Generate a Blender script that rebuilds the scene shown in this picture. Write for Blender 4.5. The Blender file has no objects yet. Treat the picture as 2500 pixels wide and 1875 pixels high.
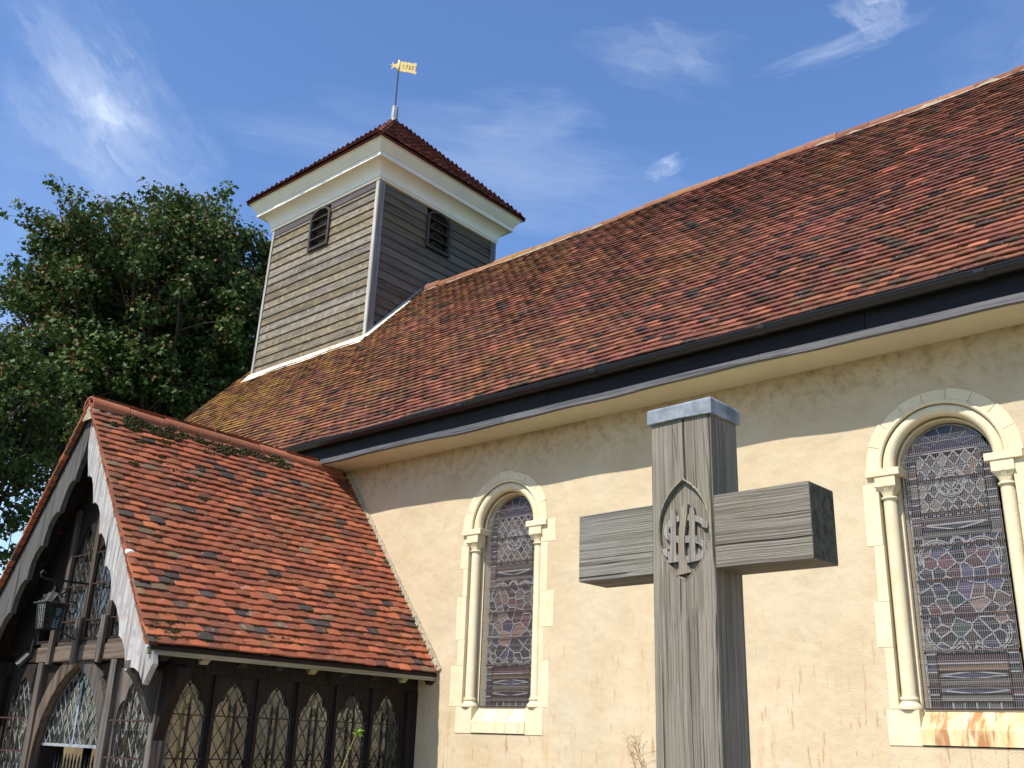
import bpy, bmesh, math, random
import numpy as np
from mathutils import Vector, Matrix, geometry
random.seed(7); rng = np.random.default_rng(7)
sc = bpy.context.scene
COL = sc.collection
RAD = math.radians

# ------------------------------------------------------------------ camera
cam_d = bpy.data.cameras.new('camera'); cam = bpy.data.objects.new('camera', cam_d); COL.objects.link(cam)
RC = np.array([[0.7547, -0.1994, -0.6251], [0.6552, 0.2778, 0.7025], [0.0336, -0.9397, 0.3404]])
u, s_, vt = np.linalg.svd(RC); RC = u @ vt
EYE = np.array([0.0, -8.0, 1.6]); FPX = 2421.0
M = Matrix.Identity(4)
for i in range(3):
    M[i][0] = RC[i][0]; M[i][1] = -RC[i][1]; M[i][2] = -RC[i][2]; M[i][3] = EYE[i]
cam.matrix_world = M
cam_d.sensor_width = 36.0; cam_d.lens = FPX / 2500 * 36.0
cam_d.clip_start = 0.05; cam_d.clip_end = 4000
sc.camera = cam
sc.render.resolution_x = 1024; sc.render.resolution_y = 768

def proj(P):
    """world points (n,3) -> photo pixels (2500x1875) and depth"""
    q = (np.asarray(P) - EYE) @ RC
    return 1250 + FPX * q[..., 0] / q[..., 2], 937.5 + FPX * q[..., 1] / q[..., 2], q[..., 2]

# ------------------------------------------------------------------ sun, sky, exposure
SUN = Vector((-0.052, -1.0, 1.30)).normalized()
sd = bpy.data.lights.new('sun', 'SUN'); sd.energy = 4.9; sd.angle = RAD(0.53); sd.color = (1.0, 0.94, 0.84)
so = bpy.data.objects.new('sun', sd); COL.objects.link(so)
so.rotation_euler = SUN.to_track_quat('Z', 'Y').to_euler()
so.location = (0, -30, 40)
sc.view_settings.view_transform = 'Standard'; sc.view_settings.look = 'None'
sc.view_settings.gamma = 1; sc.view_settings.exposure = 0.50
try: sc.view_settings.use_curve_mapping = False
except Exception: pass

W = bpy.data.worlds.new('World'); sc.world = W; W.use_nodes = True
nt = W.node_tree; nt.nodes.clear()
def N(nt, t, **k):
    n = nt.nodes.new(t)
    for a, b in k.items(): setattr(n, a, b)
    return n
def L(nt, a, b): nt.links.new(a, b)
def MATH(nt, op, a, b=None, c=None, clamp=False):
    n = nt.nodes.new('ShaderNodeMath'); n.operation = op; n.use_clamp = clamp
    for i, x in enumerate((a, b, c)):
        if x is None: continue
        if isinstance(x, (int, float)): n.inputs[i].default_value = x
        else: nt.links.new(x, n.inputs[i])
    return n.outputs[0]
def MIX(nt, fac, a, b, mode='MIX'):
    n = nt.nodes.new('ShaderNodeMix'); n.data_type = 'RGBA'; n.blend_type = mode
    for i, x in ((0, fac), (6, a), (7, b)):
        if isinstance(x, (int, float)): n.inputs[i].default_value = x
        elif isinstance(x, (tuple, list)): n.inputs[i].default_value = (*x[:3], 1)
        else: nt.links.new(x, n.inputs[i])
    return n.outputs[2]
def NOISE(nt, vec, scale, detail=4, rough=0.55, dist=0.0):
    n = nt.nodes.new('ShaderNodeTexNoise'); n.inputs['Scale'].default_value = scale
    n.inputs['Detail'].default_value = detail; n.inputs['Roughness'].default_value = rough
    n.inputs['Distortion'].default_value = dist
    if vec is not None: nt.links.new(vec, n.inputs['Vector'])
    return n.outputs['Fac']
def RAMP(nt, fac, stops, interp='LINEAR'):
    n = nt.nodes.new('ShaderNodeValToRGB'); cr = n.color_ramp; cr.interpolation = interp
    while len(cr.elements) < len(stops): cr.elements.new(0.5)
    for e, (p, c) in zip(cr.elements, stops):
        e.position = p; e.color = (c, c, c, 1) if isinstance(c, (int, float)) else (*c[:3], 1)
    nt.links.new(fac, n.inputs[0]); return n.outputs[0]
def SCALE(nt, vec, s):
    n = nt.nodes.new('ShaderNodeMapping'); n.inputs['Scale'].default_value = s
    nt.links.new(vec, n.inputs['Vector']); return n.outputs[0]

sky = N(nt, 'ShaderNodeTexSky', sky_type='NISHITA', sun_disc=False)
sky.sun_elevation = math.asin(SUN.z); sky.sun_rotation = math.atan2(SUN.x, SUN.y)
sky.air_density = 1.0; sky.dust_density = 0.45; sky.ozone_density = 2.6; sky.altitude = 50
tc = N(nt, 'ShaderNodeTexCoord'); dirv = tc.outputs['Generated']
hs = N(nt, 'ShaderNodeHueSaturation'); hs.inputs['Hue'].default_value = 0.506; hs.inputs['Saturation'].default_value = 1.14
hs.inputs['Value'].default_value = 1.08
L(nt, sky.outputs[0], hs.inputs['Color'])
def blob(d, ax, sa, sb, amp, nscale, stretch=4.0):
    """a wisp of cloud round direction d, long along ax"""
    d = Vector(d).normalized(); a = Vector(ax); a = (a - d * a.dot(d)).normalized(); b = d.cross(a)
    def dot(v, off):
        n = N(nt, 'ShaderNodeVectorMath', operation='DOT_PRODUCT'); L(nt, dirv, n.inputs[0]); n.inputs[1].default_value = v
        return MATH(nt, 'SUBTRACT', n.outputs['Value'], off)
    pa, pb = dot(a, 0), dot(b, 0)
    pd = dot(d, 0)
    wx = N(nt, 'ShaderNodeCombineXYZ'); L(nt, MATH(nt, 'MULTIPLY', pa, 1.3 / sa), wx.inputs[0]); L(nt, MATH(nt, 'MULTIPLY', pb, 1.6 / sb), wx.inputs[1]); wx.inputs[2].default_value = random.random() * 30
    wt = N(nt, 'ShaderNodeTexNoise'); wt.inputs['Scale'].default_value = 1.0; wt.inputs['Detail'].default_value = 4; wt.inputs['Roughness'].default_value = 0.6; L(nt, wx.outputs[0], wt.inputs['Vector'])
    ws_ = N(nt, 'ShaderNodeSeparateColor'); L(nt, wt.outputs['Color'], ws_.inputs[0])
    pa = MATH(nt, 'ADD', pa, MATH(nt, 'MULTIPLY', MATH(nt, 'SUBTRACT', ws_.outputs[0], 0.5), sa * 1.2))
    pb = MATH(nt, 'ADD', pb, MATH(nt, 'MULTIPLY', MATH(nt, 'SUBTRACT', ws_.outputs[1], 0.5), sb * 1.9))
    q = MATH(nt, 'ADD', MATH(nt, 'POWER', MATH(nt, 'DIVIDE', pa, sa), 2), MATH(nt, 'POWER', MATH(nt, 'DIVIDE', pb, sb), 2))
    m = MATH(nt, 'POWER', MATH(nt, 'SUBTRACT', 1.0, q, clamp=True), 1.35)
    cx = N(nt, 'ShaderNodeCombineXYZ'); L(nt, MATH(nt, 'MULTIPLY', pa, nscale / stretch), cx.inputs[0]); L(nt, MATH(nt, 'MULTIPLY', pb, nscale), cx.inputs[1])
    cx.inputs[2].default_value = random.random() * 30
    nz = NOISE(nt, cx.outputs[0], 1.0, 7, 0.62, 0.6)
    nz = RAMP(nt, nz, [(0.26, 0.0), (0.80, 1.0)])
    pos = MATH(nt, 'GREATER_THAN', pd, 0.0)
    return MATH(nt, 'MULTIPLY', MATH(nt, 'MULTIPLY', MATH(nt, 'MULTIPLY', m, nz), amp), pos)
def px(u_, v_):
    r = RC @ np.array([u_ - 1250, v_ - 937.5, FPX]); return Vector(r / np.linalg.norm(r))
def seg(u0, v0, u1, v1, wpx, amp, ns, st=4.0):
    a, b = px(u0, v0), px(u1, v1)
    return blob((a + b) / 2, b - a, (b - a).length / 2, wpx / FPX, amp, ns, st)
wisps = [seg(0, -80, 500, 600, 190, 0.62, 26, 1.6), seg(100, 110, 370, 430, 85, 0.40, 40, 1.6),
         seg(205, 240, 325, 315, 34, 0.6, 60, 1.3), seg(-200, 300, 500, 700, 330, 0.22, 14, 3),
         seg(450, 300, 2000, 560, 160, 0.42, 14, 5), seg(900, 330, 1500, 440, 100, 0.25, 20, 5),
         seg(1400, 90, 1820, 180, 90, 0.45, 36, 2), seg(1850, 185, 2300, 30, 34, 0.62, 40, 4),
         seg(2030, -20, 2230, 60, 62, 1.1, 45, 2), seg(1575, 435, 1680, 385, 28, 0.95, 80, 1.5),
         seg(2240, 260, 2700, 0, 120, 0.25, 20, 4), seg(1100, 270, 1500, 290, 70, 0.28, 30, 3),
         seg(-300, 1150, 700, 1150, 260, 1.3, 14, 1.6), seg(-200, 820, 330, 880, 90, 0.8, 26, 1.6),
         seg(1300, -900, 3200, -500, 500, 0.6, 8, 3), seg(-1500, 200, -300, 500, 400, 0.6, 8, 3)]
tot = wisps[0]
for w_ in wisps[1:]: tot = MATH(nt, 'ADD', tot, w_)
tot = MATH(nt, 'MULTIPLY', tot, 0.46, clamp=True)
cl = MIX(nt, tot, hs.outputs[0], (6.4, 6.8, 7.4))
bg = N(nt, 'ShaderNodeBackground'); bg.inputs['Strength'].default_value = 0.145
L(nt, cl, bg.inputs['Color'])
wo = N(nt, 'ShaderNodeOutputWorld'); L(nt, bg.outputs[0], wo.inputs['Surface'])

# ------------------------------------------------------------------ helpers
def link(o, parent=None):
    COL.objects.link(o)
    if parent is not None: o.parent = parent
    return o
def root(o):
    while o.parent is not None: o = o.parent
    return o
def thing(name, loc, label, cat, group=None):
    o = bpy.data.objects.new(name, None); o.location = loc; o.empty_display_size = 0.2; COL.objects.link(o)
    o['label'] = label; o['category'] = cat
    if group: o['group'] = group
    return o
def mesh_obj(name, V, F, mat, parent=None, smooth=False, kind=None, label=None, world=True):
    me = bpy.data.meshes.new(name)
    if world and parent is not None:
        off = root(parent).location
        V = [(v[0] - off[0], v[1] - off[1], v[2] - off[2]) for v in V]
    me.from_pydata([tuple(v) for v in V], [], [tuple(f) for f in F]); me.update()
    if smooth:
        for p in me.polygons: p.use_smooth = True
    me.materials.append(mat)
    o = bpy.data.objects.new(name, me); link(o, parent)
    if kind: o['kind'] = kind
    if label: o['label'] = label
    return o
class MB:
    """collects solids in world coordinates"""
    def __init__(s): s.V = []; s.F = []
    def add(s, V, F):
        n = len(s.V); s.V += [tuple(v) for v in V]; s.F += [tuple(i + n for i in f) for f in F]; return s
    def box(s, a, b):
        x0, y0, z0 = a; x1, y1, z1 = b
        return s.add([(x0, y0, z0), (x1, y0, z0), (x1, y1, z0), (x0, y1, z0), (x0, y0, z1), (x1, y0, z1), (x1, y1, z1), (x0, y1, z1)],
                     [(0, 3, 2, 1), (4, 5, 6, 7), (0, 1, 5, 4), (1, 2, 6, 5), (2, 3, 7, 6), (3, 0, 4, 7)])
    def hexa(s, P):  # 8 points: bottom 4, top 4
        return s.add(P, [(0, 3, 2, 1), (4, 5, 6, 7), (0, 1, 5, 4), (1, 2, 6, 5), (2, 3, 7, 6), (3, 0, 4, 7)])
    def bar(s, p, q, w, h, up=(0, 0, 1)):
        p, q = Vector(p), Vector(q); d = (q - p).normalized(); up = Vector(up)
        if abs(d.dot(up)) > 0.98: up = Vector((0, 1, 0))
        a = d.cross(up).normalized(); b = a.cross(d).normalized(); P = []
        for c in (p, q):
            for i, j in ((-1, -1), (1, -1), (1, 1), (-1, 1)): P.append(c + a * (i * w / 2) + b * (j * h / 2))
        return s.add(P, [(3, 2, 1, 0), (4, 5, 6, 7), (0, 1, 5, 4), (1, 2, 6, 5), (2, 3, 7, 6), (3, 0, 4, 7)])
    def tube(s, pts, r, n=6, cap=True):
        pts = [Vector(p) for p in pts]; rs = r if isinstance(r, (list, tuple)) else [r] * len(pts)
        base = len(s.V); ref = Vector((0.13, 0.21, 0.97)).normalized()
        for i, p in enumerate(pts):
            d = (pts[min(i + 1, len(pts) - 1)] - pts[max(i - 1, 0)]).normalized()
            if abs(d.dot(ref)) > 0.95: ref = Vector((0.9, 0.3, 0.1)).normalized()
            a = d.cross(ref).normalized(); b = d.cross(a)
            for k in range(n):
                t = 2 * math.pi * k / n; s.V.append(tuple(p + (a * math.cos(t) + b * math.sin(t)) * rs[i]))
        for i in range(len(pts) - 1):
            for k in range(n):
                a0 = base + i * n + k; a1 = base + i * n + (k + 1) % n
                s.F.append((a0, a0 + n, a1 + n, a1))
        if cap:
            s.F.append(tuple(base + k for k in range(n))); e = base + (len(pts) - 1) * n
            s.F.append(tuple(e + k for k in reversed(range(n))))
        return s
    def lathe(s, c, prof, n=16):  # prof: (r,z)
        base = len(s.V)
        for r, z in prof:
            for k in range(n):
                t = 2 * math.pi * k / n; s.V.append((c[0] + r * math.cos(t), c[1] + r * math.sin(t), z))
        for i in range(len(prof) - 1):
            for k in range(n):
                a0 = base + i * n + k; a1 = base + i * n + (k + 1) % n
                s.F.append((a0, a1, a1 + n, a0 + n))
        s.F.append(tuple(base + k for k in reversed(range(n)))); e = base + (len(prof) - 1) * n
        s.F.append(tuple(e + k for k in range(n)))
        return s
    def plate(s, outer, holes, f, t):
        """outline (2-D) with holes; f(a,b,d)->world, d = 0 front .. t back"""
        loops = [outer] + list(holes); P = [p for l in loops for p in l]
        tris = geometry.tessellate_polygon([[Vector((p[0], p[1], 0)) for p in l] for l in loops])
        base = len(s.V); n = len(P)
        s.V += [tuple(f(p[0], p[1], 0)) for p in P] + [tuple(f(p[0], p[1], t)) for p in P]
        for a, b, c in tris:
            s.F.append((base + a, base + b, base + c)); s.F.append((base + n + c, base + n + b, base + n + a))
        k = 0
        for l in loops:
            m = len(l)
            for i in range(m):
                a, b = base + k + i, base + k + (i + 1) % m
                s.F.append((a, b, b + n, a + n))
            k += m
        return s
    def obj(s, name, mat, parent=None, smooth=False, kind=None, label=None, bevel=0, fix=True, auto=None):
        o = mesh_obj(name, s.V, s.F, mat, parent, smooth, kind, label)
        if fix:
            bm = bmesh.new(); bm.from_mesh(o.data); bmesh.ops.recalc_face_normals(bm, faces=bm.faces); bm.to_mesh(o.data); bm.free()
        if bevel:
            m = o.modifiers.new('b', 'BEVEL'); m.width = bevel; m.segments = 2; m.limit_method = 'ANGLE'
        if auto:
            bm = bmesh.new(); bm.from_mesh(o.data)
            for e in bm.edges:
                if len(e.link_faces) == 2 and e.calc_face_angle(0) > auto: e.smooth = False
            bm.to_mesh(o.data); bm.free()
        return o

def clip_poly(sub, clip):
    """Sutherland-Hodgman, clip must be convex and counter-clockwise"""
    out = list(sub)
    for i in range(len(clip)):
        a, b = clip[i], clip[(i + 1) % len(clip)]; inp = out; out = []
        if not inp: break
        side = lambda p: (b[0] - a[0]) * (p[1] - a[1]) - (b[1] - a[1]) * (p[0] - a[0])
        for j in range(len(inp)):
            p, q = inp[j], inp[(j + 1) % len(inp)]; sp, sq = side(p), side(q)
            if sp >= 0: out.append(p)
            if (sp > 0) != (sq > 0) and abs(sp - sq) > 1e-12:
                t = sp / (sp - sq); out.append((p[0] + t * (q[0] - p[0]), p[1] + t * (q[1] - p[1])))
    res = []
    for p in out:
        if not res or math.hypot(p[0] - res[-1][0], p[1] - res[-1][1]) > 1e-4: res.append(p)
    if len(res) > 2 and math.hypot(res[0][0] - res[-1][0], res[0][1] - res[-1][1]) < 1e-4: res.pop()
    return res
def area(p):
    return 0.5 * sum(p[i][0] * p[(i + 1) % len(p)][1] - p[(i + 1) % len(p)][0] * p[i][1] for i in range(len(p)))
def arc(cx, cy, r, a0, a1, n):
    return [(cx + r * math.cos(RAD(a0 + (a1 - a0) * i / n)), cy + r * math.sin(RAD(a0 + (a1 - a0) * i / n))) for i in range(n + 1)]

# ------------------------------------------------------------------ materials
def newmat(name):
    m = bpy.data.materials.new(name); m.use_nodes = True; t = m.node_tree; b = t.nodes['Principled BSDF']; return m, t, b
def objvec(t, vary=True):
    tc = t.nodes.new('ShaderNodeTexCoord'); v = tc.outputs['Object']
    if vary:
        oi = t.nodes.new('ShaderNodeObjectInfo'); k = MATH(t, 'MULTIPLY', oi.outputs['Random'], 37.0)
        n = t.nodes.new('ShaderNodeVectorMath'); n.operation = 'ADD'; t.links.new(v, n.inputs[0]); t.links.new(k, n.inputs[1]); v = n.outputs[0]
    return v
def posvec(t):
    g = t.nodes.new('ShaderNodeNewGeometry'); return g.outputs['Position'], g
def bump(t, b, h, dist, strength=1.0, chain=None):
    n = t.nodes.new('ShaderNodeBump'); n.inputs['Distance'].default_value = dist; n.inputs['Strength'].default_value = strength
    t.links.new(h, n.inputs['Height'])
    if chain is not None: t.links.new(chain, n.inputs['Normal'])
    t.links.new(n.outputs[0], b.inputs['Normal']); return n.outputs[0]

def mat_wood(name, light, dark, axis='Z', fine=70, warp=0.035, green=0.0, rough=0.85, crack=0.6, blotch=None, bumpd=0.004):
    m, t, b = newmat(name); v = objvec(t)
    along = 1.1
    s = {'X': (along, fine, fine), 'Y': (fine, along, fine), 'Z': (fine, fine, along)}[axis]
    # slow warp of the grain so it wanders round knots
    wn = t.nodes.new('ShaderNodeTexNoise'); wn.inputs['Scale'].default_value = 2.2; wn.inputs['Detail'].default_value = 2; t.links.new(v, wn.inputs['Vector'])
    ws = t.nodes.new('ShaderNodeVectorMath'); ws.operation = 'SCALE'; ws.inputs['Scale'].default_value = warp; t.links.new(wn.outputs['Color'], ws.inputs[0])
    wa = t.nodes.new('ShaderNodeVectorMath'); wa.operation = 'ADD'; t.links.new(v, wa.inputs[0]); t.links.new(ws.outputs[0], wa.inputs[1])
    vv = wa.outputs[0]
    g1 = NOISE(t, SCALE(t, vv, s), 1.0, 6, 0.65)
    g2 = NOISE(t, SCALE(t, vv, tuple(x * 0.22 for x in s)), 1.0, 3, 0.5)
    g = MATH(t, 'ADD', MATH(t, 'MULTIPLY', g1, 0.80), MATH(t, 'MULTIPLY', g2, 0.20))
    c = MIX(t, RAMP(t, g, [(0.38, 0.0), (0.56, 1.0)]), dark, light)
    big = NOISE(t, v, 3.5, 4)
    c = MIX(t, RAMP(t, big, [(0.35, 0.0), (0.75, 0.5)]), c, tuple(x * 0.62 for x in (light[0], light[1] * 0.96, light[2] * 0.9)))
    if blotch: c = MIX(t, RAMP(t, NOISE(t, v, 9, 5), [(0.5, 0.0), (0.62, 0.85)]), c, blotch)
    cr = RAMP(t, NOISE(t, SCALE(t, vv, tuple(x * 0.42 for x in s)), 1.0, 2, 0.4), [(0.285, 1.0), (0.335, 0.0)])
    c = MIX(t, MATH(t, 'MULTIPLY', cr, crack), c, tuple(x * 0.25 for x in dark))
    hv = t.nodes.new('ShaderNodeHueSaturation'); t.links.new(c, hv.inputs['Color'])
    rr_ = t.nodes.new('ShaderNodeObjectInfo').outputs['Random']
    t.links.new(MATH(t, 'MULTIPLY_ADD', rr_, 0.42, 0.80), hv.inputs['Value']); t.links.new(MATH(t, 'MULTIPLY_ADD', MATH(t, 'FRACT', MATH(t, 'MULTIPLY', rr_, 7.3)), 0.55, 0.6), hv.inputs['Saturation']); c = hv.outputs[0]
    if green:
        gm = RAMP(t, NOISE(t, v, 5, 5), [(0.48, 0.0), (0.68, green)])
        c = MIX(t, gm, c, (0.16, 0.18, 0.07))
    L(t, c, b.inputs['Base Color']); b.inputs['Roughness'].default_value = rough
    b.inputs['Specular IOR Level'].default_value = 0.25
    hgt = MATH(t, 'SUBTRACT', g, MATH(t, 'MULTIPLY', cr, 0.6))
    bump(t, b, hgt, bumpd, 0.9)
    return m

def mat_tile(name, island, stops, lichen=None, gradient=None, moss=0.25):
    m, t, b = newmat(name); P, geo = posvec(t)
    if island: r = geo.outputs['Random Per Island']
    else: r = t.nodes.new('ShaderNodeObjectInfo').outputs['Random']
    c = RAMP(t, r, stops, 'LINEAR')
    wn = t.nodes.new('ShaderNodeTexWhiteNoise'); wn.noise_dimensions = '1D'; t.links.new(MATH(t, 'MULTIPLY', r, 917.0), wn.inputs['W'])
    r2 = wn.outputs['Value']
    hv = t.nodes.new('ShaderNodeHueSaturation'); t.links.new(c, hv.inputs['Color'])
    t.links.new(MATH(t, 'MULTIPLY_ADD', r2, 0.36, 0.82), hv.inputs['Value']); c = hv.outputs[0]
    # weathered patches, grey bloom, pits
    n1 = NOISE(t, P, 2.2, 5, 0.6); c = MIX(t, RAMP(t, n1, [(0.45, 0.0), (0.75, 0.32)]), c, (0.075, 0.035, 0.026))
    n2 = NOISE(t, P, 26, 5, 0.65); c = MIX(t, RAMP(t, n2, [(0.52, 0.0), (0.75, 0.40)]), c, (0.10, 0.055, 0.038))
    n3 = NOISE(t, P, 60, 3, 0.6); c = MIX(t, RAMP(t, n3, [(0.66, 0.0), (0.72, 0.8)]), c, (0.33, 0.27, 0.20))
    n3b = NOISE(t, P, 14, 3, 0.6); c = MIX(t, MATH(t, 'MULTIPLY', RAMP(t, n3b, [(0.63, 0.0), (0.68, 1.0)]), RAMP(t, n2, [(0.45, 0.0), (0.55, 0.8)])), c, (0.30, 0.25, 0.19))
    if lichen:
        sx = t.nodes.new('ShaderNodeSeparateXYZ'); t.links.new(P, sx.inputs[0])
        nl = NOISE(t, P, 0.55, 5, 0.65, 0.5); nf = NOISE(t, P, 18, 4, 0.65)
        g = gradient(t, sx, nl)
        k = MATH(t, 'MULTIPLY', g, RAMP(t, MATH(t, 'ADD', MATH(t, 'MULTIPLY', nf, 0.6), MATH(t, 'MULTIPLY', r2, 0.4)), [(0.34, 0.0), (0.6, 1.0)]))
        k = MATH(t, 'MULTIPLY', k, 0.88, clamp=True)
        c = MIX(t, k, c, MIX(t, nl, lichen, tuple(x * 0.6 for x in lichen)))
    if moss:
        nm = NOISE(t, P, 5, 6, 0.7); c = MIX(t, RAMP(t, nm, [(0.60, 0.0), (0.72, moss)]), c, (0.055, 0.06, 0.02))
    L(t, c, b.inputs['Base Color']); b.inputs['Roughness'].default_value = 0.9; b.inputs['Specular IOR Level'].default_value = 0.2
    bump(t, b, MATH(t, 'ADD', n2, MATH(t, 'MULTIPLY', n3, 0.5)), 0.006, 0.8)
    return m

RED = [(0.0, (0.0495, 0.0432, 0.0414)), (0.035, (0.0630, 0.0495, 0.0450)), (0.05, (0.1440, 0.0558, 0.0360)), (0.30, (0.2160, 0.0702, 0.0387)),
       (0.62, (0.2880, 0.0846, 0.0432)), (0.88, (0.3420, 0.1008, 0.0486)), (0.94, (0.4140, 0.1260, 0.0576)), (0.97, (0.1800, 0.1080, 0.0630)), (1.0, (0.1260, 0.0855, 0.0585))]
NAVE = [(0.0, (0.0235, 0.0199, 0.0217)), (0.08, (0.0362, 0.0271, 0.0271)), (0.14, (0.0859, 0.0325, 0.0253)), (0.5, (0.1311, 0.0434, 0.0325)),
        (0.80, (0.1672, 0.0542, 0.0389)), (0.94, (0.2170, 0.0705, 0.0470)), (0.985, (0.3435, 0.1085, 0.0633)), (1.0, (0.1085, 0.0723, 0.0362))]
DARKR = [(0.0, (0.07, 0.025, 0.022)), (0.5, (0.115, 0.034, 0.027)), (0.85, (0.165, 0.045, 0.032)), (1.0, (0.22, 0.07, 0.05))]
def grad_nave(t, sx, nl):
    a = RAMP(t, MATH(t, 'MULTIPLY_ADD', sx.outputs['X'], -0.0625, -0.02), [(0.0, 0.0), (0.38, 0.10), (0.66, 0.34), (0.84, 0.70), (1.0, 1.25)])
    n = RAMP(t, nl, [(0.44, 0.0), (0.66, 1.0)])
    return MATH(t, 'ADD', MATH(t, 'MULTIPLY', n, 0.24), MATH(t, 'MULTIPLY', a, MATH(t, 'ADD', n, 0.55)), clamp=True)
def grad_porch(t, sx, nl):
    return MATH(t, 'MULTIPLY', RAMP(t, nl, [(0.5, 0.0), (0.7, 1.0)]), 0.45)
M_TNo = mat_tile('nave_tile', False, NAVE, (0.31, 0.175, 0.030), grad_nave)
M_TNi = mat_tile('nave_tiles_far', True, NAVE, (0.31, 0.175, 0.030), grad_nave)
M_TPo = mat_tile('porch_tile', False, RED, (0.20, 0.15, 0.05), grad_porch)
M_TPi = mat_tile('porch_tiles_far', True, RED, (0.20, 0.15, 0.05), grad_porch)
M_TTo = mat_tile('tower_tile', False, DARKR, moss=0.1)
M_TTi = mat_tile('tower_tiles_far', True, DARKR, moss=0.1)
M_RDGN = mat_tile('nave_ridge', False, [(0, (0.21, 0.085, 0.055)), (1, (0.29, 0.12, 0.075))], (0.36, 0.19, 0.045), lambda t, sx, nl: RAMP(t, nl, [(0.42, 0.0), (0.6, 0.9)]))
M_RDGP = mat_tile('porch_ridge', False, [(0, (0.28, 0.10, 0.055)), (1, (0.36, 0.125, 0.065))], (0.20, 0.14, 0.05), grad_porch)

def mat_plaster():
    m, t, b = newmat('cream_render'); P, geo = posvec(t)
    sx = t.nodes.new('ShaderNodeSeparateXYZ'); L(t, P, sx.inputs[0])
    c = MIX(t, RAMP(t, NOISE(t, P, 1.3, 5, 0.6), [(0.35, 0.0), (0.65, 1.0)]), (0.505, 0.408, 0.268), (0.57, 0.474, 0.328))
    c = MIX(t, RAMP(t, NOISE(t, P, 5, 6, 0.65), [(0.45, 0.0), (0.75, 0.6)]), c, (0.49, 0.365, 0.225))
    c = MIX(t, RAMP(t, NOISE(t, P, 150, 2, 0.5), [(0.60, 0.0), (0.70, 0.5)]), c, (0.30, 0.19, 0.09))
    # rain-streaks of rust below ~2.2 m, each with its own shape
    st = NOISE(t, SCALE(t, P, (9, 9, 1.5)), 1.0, 4, 0.6)
    lowz = RAMP(t, MATH(t, 'MULTIPLY', sx.outputs['Z'], 0.25), [(0.42, 1.0), (0.78, 0.0)])
    k = MATH(t, 'MULTIPLY', RAMP(t, st, [(0.56, 0.0), (0.66, 1.0)]), lowz)
    c = MIX(t, MATH(t, 'MULTIPLY', k, 0.38), c, (0.46, 0.29, 0.15))
    st2 = NOISE(t, SCALE(t, P, (24, 24, 3.5)), 1.0, 3, 0.6)
    k2 = MATH(t, 'MULTIPLY', RAMP(t, st2, [(0.60, 0.0), (0.66, 1.0)]), lowz)
    c = MIX(t, MATH(t, 'MULTIPLY', k2, 0.6), c, (0.33, 0.18, 0.08))
    # grime speckle below the eaves
    hi = RAMP(t, MATH(t, 'MULTIPLY', MATH(t, 'SUBTRACT', sx.outputs['Z'], 4.0), 1.0), [(0.25, 0.0), (0.85, 1.0)])
    gr = RAMP(t, NOISE(t, P, 9, 6, 0.75), [(0.45, 0.0), (0.68, 0.75)])
    c = MIX(t, MATH(t, 'MULTIPLY', hi, gr), c, (0.22, 0.12, 0.06))
    gg = RAMP(t, NOISE(t, P, 0.9, 4, 0.6), [(0.52, 0.0), (0.7, 0.5)])
    c = MIX(t, gg, c, (0.50, 0.44, 0.32))
    # cool grey wash where the render was patched
    pg = MATH(t, 'MULTIPLY', RAMP(t, NOISE(t, P, 1.8, 5, 0.7), [(0.58, 0.0), (0.7, 0.7)]), lowz)
    c = MIX(t, pg, c, (0.49, 0.465, 0.41))
    L(t, c, b.inputs['Base Color']); b.inputs['Roughness'].default_value = 0.93; b.inputs['Specular IOR Level'].default_value = 0.15
    h = MATH(t, 'ADD', NOISE(t, P, 120, 3, 0.6), MATH(t, 'ADD', MATH(t, 'MULTIPLY', NOISE(t, P, 6, 4), 2.0), MATH(t, 'MULTIPLY', NOISE(t, P, 2.0, 3), 6.0)))
    bump(t, b, h, 0.008, 0.7); return m
M_PL = mat_plaster()
def mat_simple(name, col, rough=0.8, var=0.25, scale=12, bd=0.002, metal=0.0, spec=0.3, col2=None, vary=False):
    m, t, b = newmat(name); P = objvec(t, True) if vary else posvec(t)[0]
    n = NOISE(t, P, scale, 5, 0.6)
    c = MIX(t, RAMP(t, n, [(0.3, 0.0), (0.7, 1.0)]), tuple(x * (1 - var) for x in col), col2 or tuple(min(1, x * (1 + var * 0.5)) for x in col))
    L(t, c, b.inputs['Base Color']); b.inputs['Roughness'].default_value = rough; b.inputs['Metallic'].default_value = metal
    b.inputs['Specular IOR Level'].default_value = spec
    if bd: bump(t, b, n, bd, 0.7)
    return m
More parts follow.
